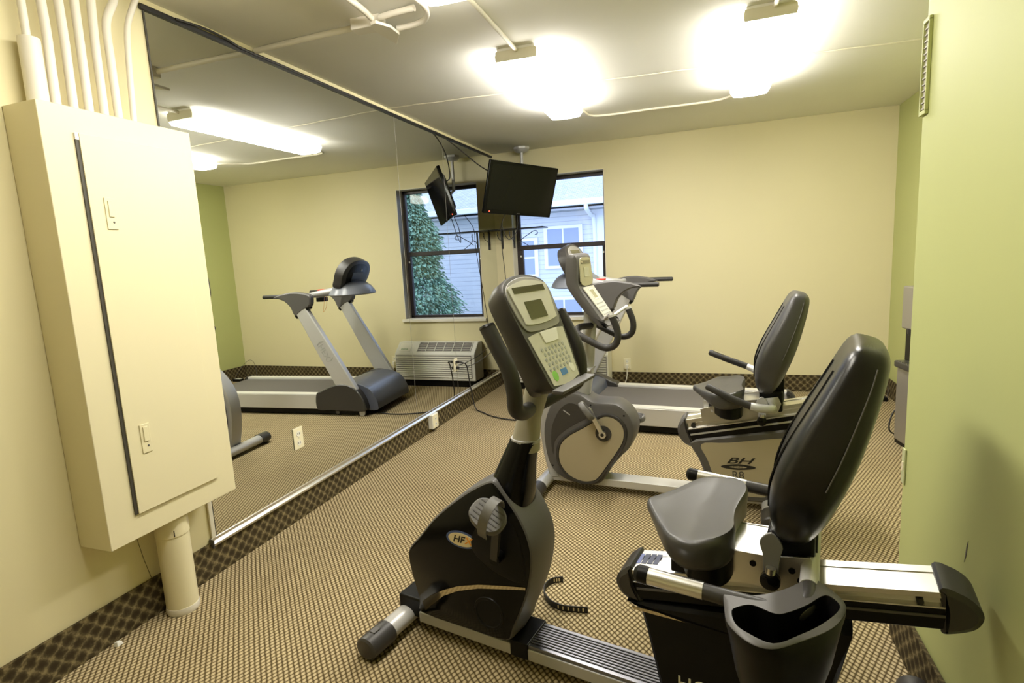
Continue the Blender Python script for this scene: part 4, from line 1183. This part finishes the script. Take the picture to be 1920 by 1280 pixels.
    rout = [[(x_, y_, zt_) for x_, y_ in outer]]
    cxo, cyo = 1.300, -0.320
    def shrink(P, k, z_):
        return [((x_ - cxo) * k + cxo, (y_ - cyo) * k + cyo, z_) for x_, y_ in P]
    b_.rings([shrink(outer, 0.62, 0.40), shrink(outer, 0.82, 0.48), shrink(outer, 0.95, 0.565), shrink(outer, 1.0, 0.590), shrink(outer, 1.0, 0.600), shrink(inner, 1.0, 0.603),
              shrink(inner, 0.96, 0.585), shrink(inner, 0.78, 0.46), shrink(inner, 0.6, 0.43)])
    cup = b_.build('bottle_holder', M_BLACK, r, bevel=0.0, angle=50)
    B().rings([shrink(outer, 0.995, 0.6005), shrink(inner, 1.01, 0.6036), shrink(inner, 1.01, 0.6050), shrink(outer, 0.99, 0.6020)], cap=False, close=True).build('holder_rim', M_GREY, cup, angle=60)
    return r


def mid_bike():
    r = thing('recumbent_bike', 'silver-grey recumbent exercise bike with beige side panels standing behind the black one', 'exercise bike', (1.25, 3.15, 0), -0.078)
    stabilizer(r, 0.0, -0.29, 0.33, 0.10)
    B().box(0.02, 1.30, -0.055, 0.055, 0.040, 0.086).build('main_rail', M_LSILVER, r, bevel=0.005)
    # silver spine curving up the front
    fr_ = [(0.02, 0.05), (-0.012, 0.18), (-0.030, 0.32), (-0.022, 0.45), (0.015, 0.55), (0.08, 0.635), (0.15, 0.70), (0.20, 0.76)]
    bk_ = [(0.30, 0.74), (0.26, 0.66), (0.20, 0.60), (0.12, 0.53), (0.07, 0.44), (0.05, 0.32), (0.06, 0.18), (0.09, 0.06)]
    sp_ = smooth_path([(a, 0, b_) for a, b_ in fr_], 3)
    sp2 = smooth_path([(a, 0, b_) for a, b_ in bk_], 3)
    pr = [(q_.x, q_.z) for q_ in sp_] + [(q_.x, q_.z) for q_ in sp2]
    B().pillow(pr, [(-0.060, -0.014), (-0.050, -0.002), (-0.03, 0.002), (0.03, 0.002), (0.050, -0.002), (0.060, -0.014)]).build('front_spine', M_SILVER, r)
    dk = smooth2([(0.03, 0.16), (0.005, 0.28), (0.008, 0.40), (0.055, 0.52), (0.14, 0.590), (0.225, 0.600), (0.30, 0.560), (0.36, 0.552), (0.450, 0.548), (0.520, 0.490), (0.547, 0.400), (0.520, 0.305),
                  (0.470, 0.245), (0.418, 0.180), (0.353, 0.080), (0.30, 0.052), (0.22, 0.046), (0.14, 0.062), (0.075, 0.100)], 4)
    sh_ = B().pillow(dk, [(-0.092, -0.020), (-0.086, -0.006), (-0.070, 0.0), (0.070, 0.0), (0.086, -0.006), (0.092, -0.020)]).build('shroud', M_GREY, r)
    bg = smooth2([(0.098, 0.21), (0.112, 0.285), (0.165, 0.342), (0.255, 0.398), (0.335, 0.450), (0.385, 0.475), (0.445, 0.462), (0.485, 0.415), (0.484, 0.345), (0.445, 0.270), (0.390, 0.187), (0.330, 0.103), (0.290, 0.080), (0.235, 0.074), (0.165, 0.098), (0.115, 0.150)], 4)
    gd = smooth2([(0.050, 0.30), (0.062, 0.40), (0.11, 0.495), (0.17, 0.54), (0.235, 0.525), (0.285, 0.468), (0.22, 0.425), (0.13, 0.365), (0.075, 0.30), (0.062, 0.22)], 4)
    for sy in (-1, 1):
        rim = [(sy * 0.0915, 0.020), (sy * 0.101, 0.014), (sy * 0.101, 0.004), (sy * 0.094, 0.001)]
        if sy > 0:
            rim = rim
        B().pillow(bg, rim).build('panel_rim', M_DGREY, sh_)
        B().pillow(bg, [(sy * 0.094, 0.0), (sy * 0.0985, -0.001)]).build('side_panel', M_BEIGE, sh_)
        B().pillow(gd, [(sy * 0.0915, 0), (sy * 0.0935, -0.001)]).build('upper_panel', M_DGREY, sh_)
    B().ribbon([(0.135, -0.0945, 0.497), (0.175, -0.0945, 0.470)], 0.003, 0.006, (0, 1, 0)).build('mark', M_SILVER, sh_)
    for (a, b_) in ((0.15, 0.575), (0.30, 0.535), (0.49, 0.485), (0.055, 0.15), (0.42, 0.21)):
        B().lathe((a, -0.0915, b_), (0, -1, 0), [(0, 0.006), (0.002, 0.004)], 10).build('screw', M_BLACK, sh_)
    # crank
    B().lathe((0.372, -0.100, 0.375), (0, -1, 0), [(0, 0.046), (0.004, 0.046)], 28).build('crank_disc', M_DGREY, r)
    B().lathe((0.372, -0.125, 0.375), (0, 1, 0), [(0, 0.018), (0.25, 0.018)], 18).build('crank_axle', M_DGREY, r)
    for sy, (ds_, dz_) in ((-1, (-0.072, 0.150)), (1, (0.125, 0.02))):
        pts = [(0.372, sy * 0.118, 0.375), (0.372 + ds_ / 2, sy * 0.124, 0.375 + dz_ / 2), (0.372 + ds_, sy * 0.130, 0.375 + dz_)]
        ca_ = B().ribbon(pts, 0.016, 0.026, (0, 1, 0)).build('crank_arm', M_ALU, r, bevel=0.003)
        B().lathe((0.372, sy * 0.110, 0.375), (0, sy, 0), [(0, 0.021), (0.018, 0.021)], 18).build('crank_boss', M_CHROME, ca_)
        B().lathe((0.372, sy * 0.129, 0.375), (0, sy, 0), [(0, 0.010), (0.001, 0.010)], 14).build('crank_hole', M_INK, ca_)
        B().tube([(0.372 + ds_, sy * 0.122, 0.375 + dz_), (0.372 + ds_, sy * 0.18, 0.375 + dz_)], 0.008, 12).build('pedal_spindle', M_CHROME, r)
    pedal(r, 0.302, 0.527, -0.185, -1, -16, strap=False, pitch=52)
    pedal(r, 0.497, 0.395, 0.185, 1, 8, strap=False)
    # mast
    rr = []
    for z_, c0, a_, h_ in ((0.58, 0.20, 0.075, 0.055), (0.66, 0.225, 0.065, 0.052), (0.74, 0.250, 0.050, 0.044), (0.85, 0.268, 0.040, 0.038), (0.98, 0.285, 0.036, 0.034), (1.10, 0.285, 0.030, 0.03)):
        rr.append([(c0 + a_ * math.copysign(abs(cos(t_)) ** 0.8, cos(t_)), h_ * math.copysign(abs(sin(t_)) ** 0.8, sin(t_)), z_) for t_ in [2 * pi * j / 28 for j in range(28)]])
    B().rings(rr).build('mast', M_SILVER, r)
    bod = smooth2([(0.262, 1.372), (0.266, 1.30), (0.272, 1.215), (0.335, 1.118), (0.405, 1.018), (0.430, 0.998), (0.40, 0.988), (0.368, 0.992), (0.325, 1.035), (0.275, 1.095), (0.232, 1.153), (0.200, 1.205), (0.188, 1.25), (0.190, 1.34), (0.204, 1.388), (0.240, 1.394)], 4)
    cs = B().pillow(bod, [(-0.143, -0.020), (-0.135, -0.005), (-0.115, 0.0), (0.115, 0.003), (0.139, -0.003), (0.147, -0.018)]).build('console', M_GREY, r)
    um = frame_mat((0.2735, 0, 1.218), (0, 1, 0), (-0.0105, 0, 0.15))
    lm = frame_mat((0.403, 0, 1.022), (0, 1, 0), (-0.131, 0, 0.193))
    B(um).rings([[(x_, y_, z_) for x_, y_ in smooth2([(-0.104, 0.004), (0.104, 0.004), (0.112, 0.08), (0.100, 0.145), (0.0, 0.156), (-0.100, 0.145), (-0.112, 0.08)], 3)] for z_ in (0.0, 0.006)]).build('display_panel', mat('console_olive_face', (0.34, 0.32, 0.19), 0.4), cs)
    B(um).box(-0.085, 0.085, 0.118, 0.138, 0.006, 0.008).build('message_strip', M_LCD, cs)
    B(um).box(-0.050, 0.050, 0.045, 0.098, 0.006, 0.008).build('lcd_window', mat('lcd_pale', (0.36, 0.36, 0.24), 0.2), cs)
    B(um).box(-0.085, -0.075, 0.126, 0.134, 0.008, 0.009).build('small_key', M_BADGE, cs)
    B(lm).rings([[(x_, y_, z_) for x_, y_ in ((-0.088, 0.004), (0.088, 0.004), (0.108, 0.222), (-0.108, 0.222))] for z_ in (0.0, 0.005)]).build('keypad_panel', M_FACE, cs)
    B(lm).box(-0.040, 0.040, 0.135, 0.205, 0.005, 0.008).build('key_frame', M_WHITE, cs)
    B(lm).box(-0.032, 0.032, 0.142, 0.198, 0.007, 0.009).build('key_window', mat('console_olive_face', (0.3, 0.3, 0.2)), cs)
    b_ = B(lm)
    for i in range(6):
        for j in range(4):
            b_.lathe((-0.062 + i * 0.025, 0.035 + j * 0.024, 0.005), (0, 0, 1), [(0, 0.006), (0.002, 0.0055)], 10)
    b_.build('keys', mat('key_grey', (0.36, 0.37, 0.34), 0.5), cs)
    for sy in (-1, 1):
        pts = [(0.30, sy * 0.03, 0.985), (0.262, sy * 0.13, 0.990), (0.268, sy * 0.195, 0.965), (0.345, sy * 0.205, 0.922), (0.425, sy * 0.205, 0.888), (0.480, sy * 0.205, 0.910), (0.492, sy * 0.205, 0.975), (0.462, sy * 0.205, 1.065)]
        hb = B().tube(smooth_path(pts, 6), 0.0185, 16).build('handlebar', M_FOAM, r)
        B().lathe((0.464, sy * 0.205, 1.055), (-0.3, 0, 1), [(0, 0.021), (0.012, 0.021)], 16).build('grip_collar', M_LSILVER, hb)
        B().tube([(0.458, sy * 0.205, 1.072), (0.40, sy * 0.12, 1.030)], 0.010, 12).build('handle_link', M_LSILVER, hb)
    trk, tb, bk, seat, cz = rear_unit(r, -0.065, 0.472, 0.225, False)
    stabilizer(r, 1.24, -0.29, 0.29)
    # side handles with pale tubes
    nh = B().tube(smooth_path([(1.235, -0.05, 0.575), (1.240, -0.14, 0.585), (1.232, -0.20, 0.600), (1.185, -0.222, 0.607), (1.14, -0.224, 0.614)], 6), 0.021, 16).build('side_handlebar', M_SILVER, r)
    B().tube([(1.15, -0.224, 0.612), (1.05, -0.230, 0.652), (0.945, -0.232, 0.706), (0.936, -0.232, 0.711)], [0.0175, 0.0175, 0.0175, 0.012], 16).build('hand_grip', M_FOAM, nh)
    fh = B().tube(smooth_path([(1.222, -0.06, 0.555), (1.212, 0.00, 0.575), (1.200, 0.07, 0.620), (1.188, 0.14, 0.670), (1.165, 0.20, 0.703), (1.12, 0.228, 0.722)], 6), 0.018, 16).build('side_handlebar', M_LSILVER, r)
    B().tube([(1.125, 0.228, 0.720), (1.02, 0.230, 0.758), (0.925, 0.230, 0.797), (0.916, 0.230, 0.800)], [0.0175, 0.0175, 0.0175, 0.012], 16).build('hand_grip', M_FOAM, fh)
    B().rings([[(x_, 0.230 + y_, z_ + 0.017) for y_ in (-0.010, 0.010)] + [(x_, 0.230 + y_, z_ + 0.022) for y_ in (0.010, -0.010)] for x_, z_ in ((1.00, 0.765), (0.94, 0.789))]).build('control_button', M_ALU, fh)
    return r


near_bike()
mid_bike()

# loose toe strap on the carpet
pts = smooth_path([(1.585, 2.125, 0.014), (1.545, 2.105, 0.014), (1.525, 2.06, 0.014), (1.535, 2.005, 0.014), (1.575, 1.955, 0.014), (1.625, 1.935, 0.014), (1.68, 1.938, 0.014), (1.728, 1.945, 0.014)], 8)
ts = thing('toe_strap', 'black rubber pedal strap lying curled on the carpet between the two bikes', 'strap', (1.6, 2.02, 0))
loc = [p - Vector((1.6, 2.02, 0)) for p in pts]
B().ribbon(loc, 0.026, 0.004, (0, 0, 1)).build('strap', M_RUBBER, ts)
for k in [3, 5, 7] + list(range(len(loc) - 19, len(loc) - 2, 3)):
    p, q_ = loc[k], loc[k + 1]
    T_ = (q_ - p).normalized()
    N_ = Vector((T_.y, -T_.x, 0))
    for sg in (1, -1):
        m_ = frame_mat(p + N_ * sg * 0.0021, T_, (0, 0, 1))
        B(m_).box(-0.0028, 0.0028, -0.007, 0.007, -0.0003, 0.0003).build('strap_hole', M_BADGE, ts)

# ---------------------------------------------------------------- outside the window
gr = B().box(-30, 30, D + 0.2, 60, -3.3, -3.2).build('lawn', M_GRASS)
tag(gr, 'grass outside below the window', 'lawn')
gr['kind'] = 'stuff'
YB = 13.0
hs = thing('neighbouring_building', 'pale lap-sided building with grey shingle roof seen through the window', 'building', (2, YB, -3.2))
fx = lambda x: x - 2
fz = lambda z: z + 3.2
WN = [(-1.42, -0.62, 1.18, 2.04), (-2.32, -1.72, 1.0, 1.80), (-1.5, -0.6, -1.1, 0.36)]
B().box(fx(-9), fx(12), 0, 0.3, 0, fz(2.6)).build('siding_wall', M_SIDING, hs)
B().rings([[(x, -0.55, fz(2.62)), (x, -0.55, fz(2.56)), (x, 0.3, fz(2.44)), (x, 6.0, fz(6.0)), (x, 6.0, fz(6.1))] for x in (fx(-9), fx(12))]).build('roof', M_SHINGLE, hs)
B().box(fx(-9), fx(12), -0.55, 0.0, fz(2.42), fz(2.46)).build('soffit', M_SOFFIT, hs)
B().box(fx(-9), fx(12), -0.66, -0.54, fz(2.50), fz(2.63)).build('gutter', M_EXTW, hs, bevel=0.02)
B().tube(smooth_path([(fx(-0.33), -0.6, fz(2.6)), (fx(-0.33), -0.58, fz(2.42)), (fx(-0.30), -0.3, fz(2.30)), (fx(-0.26), -0.06, fz(2.1)), (fx(-0.26), -0.06, fz(0.4)), (fx(-0.26), -0.06, 0.0)], 5), 0.05, 10).build('downspout', M_EXTW, hs)
B().box(fx(-0.30), fx(0.02), -0.05, 0.02, 0, fz(2.45)).build('corner_board', M_EXTW, hs)
for (x0, x1, z0, z1) in WN:
    fr2 = B().box(fx(x0) - 0.07, fx(x1) + 0.07, -0.05, 0.0, fz(z0) - 0.07, fz(z1) + 0.07).build('window_trim', M_EXTW, hs)
    nx = 2 if x1 - x0 > 0.7 else 1
    for k in range(nx):
        xa = x0 + (x1 - x0) * k / nx + 0.02
        xb = x0 + (x1 - x0) * (k + 1) / nx - 0.02
        zm = (z0 + z1) / 2
        B().box(fx(xa), fx(xb), -0.055, -0.045, fz(z0), fz(zm) - 0.02).build('window_pane', M_CURTAIN, fr2)
        B().box(fx(xa), fx(xb), -0.055, -0.045, fz(zm) + 0.02, fz(z1)).build('window_pane', M_CURTAIN, fr2)

random.seed(4)


def tree(name, label, x, y, zb, h, rad, material, n, conifer=True):
    t_ = thing(name, label, 'tree' if conifer else 'shrub', (x, y, zb))
    b_ = B()
    if conifer:
        B().tube([(0, 0, 0), (0, 0, h * 0.97)], [0.12, 0.02], 8).build('trunk', M_BARK, t_)
    else:
        B().tube([(0, 0, 0), (0, 0, h * 0.6)], [0.04, 0.02], 8).build('trunk', M_BARK, t_)
    for _ in range(n):
        u_ = random.random() ** (0.8 if conifer else 1.0)
        z_ = h * (0.06 + 0.94 * u_)
        if conifer:
            R = rad * (1 - u_) ** 0.8 * (0.86 + 0.14 * sin(z_ * 5) + random.uniform(-0.18, 0.12))
        else:
            R = rad * math.sqrt(max(0.02, 1 - (2 * u_ - 1) ** 2))
        a_ = random.random() * 2 * pi
        rr_ = R * math.sqrt(random.uniform(0.15, 1.0))
        p = Vector((rr_ * cos(a_), rr_ * sin(a_), max(0.2, z_ - (rr_ * 0.35 if conifer else 0))))
        d = Vector((cos(a_), sin(a_), -0.5 if conifer else random.uniform(-0.3, 0.8))).normalized()
        L_ = random.uniform(0.05, 0.13) if conifer else random.uniform(0.05, 0.09)
        w_ = Vector((-sin(a_), cos(a_), random.uniform(-0.5, 0.5))).normalized() * L_ * random.uniform(0.18, 0.35) * (1 if conifer else 1.8)
        e = p + d * L_
        m_ = p + d * L_ * 0.5 + Vector((0, 0, 0.02))
        vs = [b_.v(q_) for q_ in (p, m_ + w_, e, m_ - w_)]
        b_.f(vs)
    b_.build('foliage', material, t_, smooth=False)


tree('conifer', 'green conifer outside, seen through the window in the mirror', 3.85, 10.6, -3.17, 6.9, 2.05, M_NEEDLE, 52000)
tree('shrub', 'low yellow-green shrub outside beside the conifer', 1.62, 8.6, -3.19, 3.55, 0.42, M_LEAF, 7000, False)
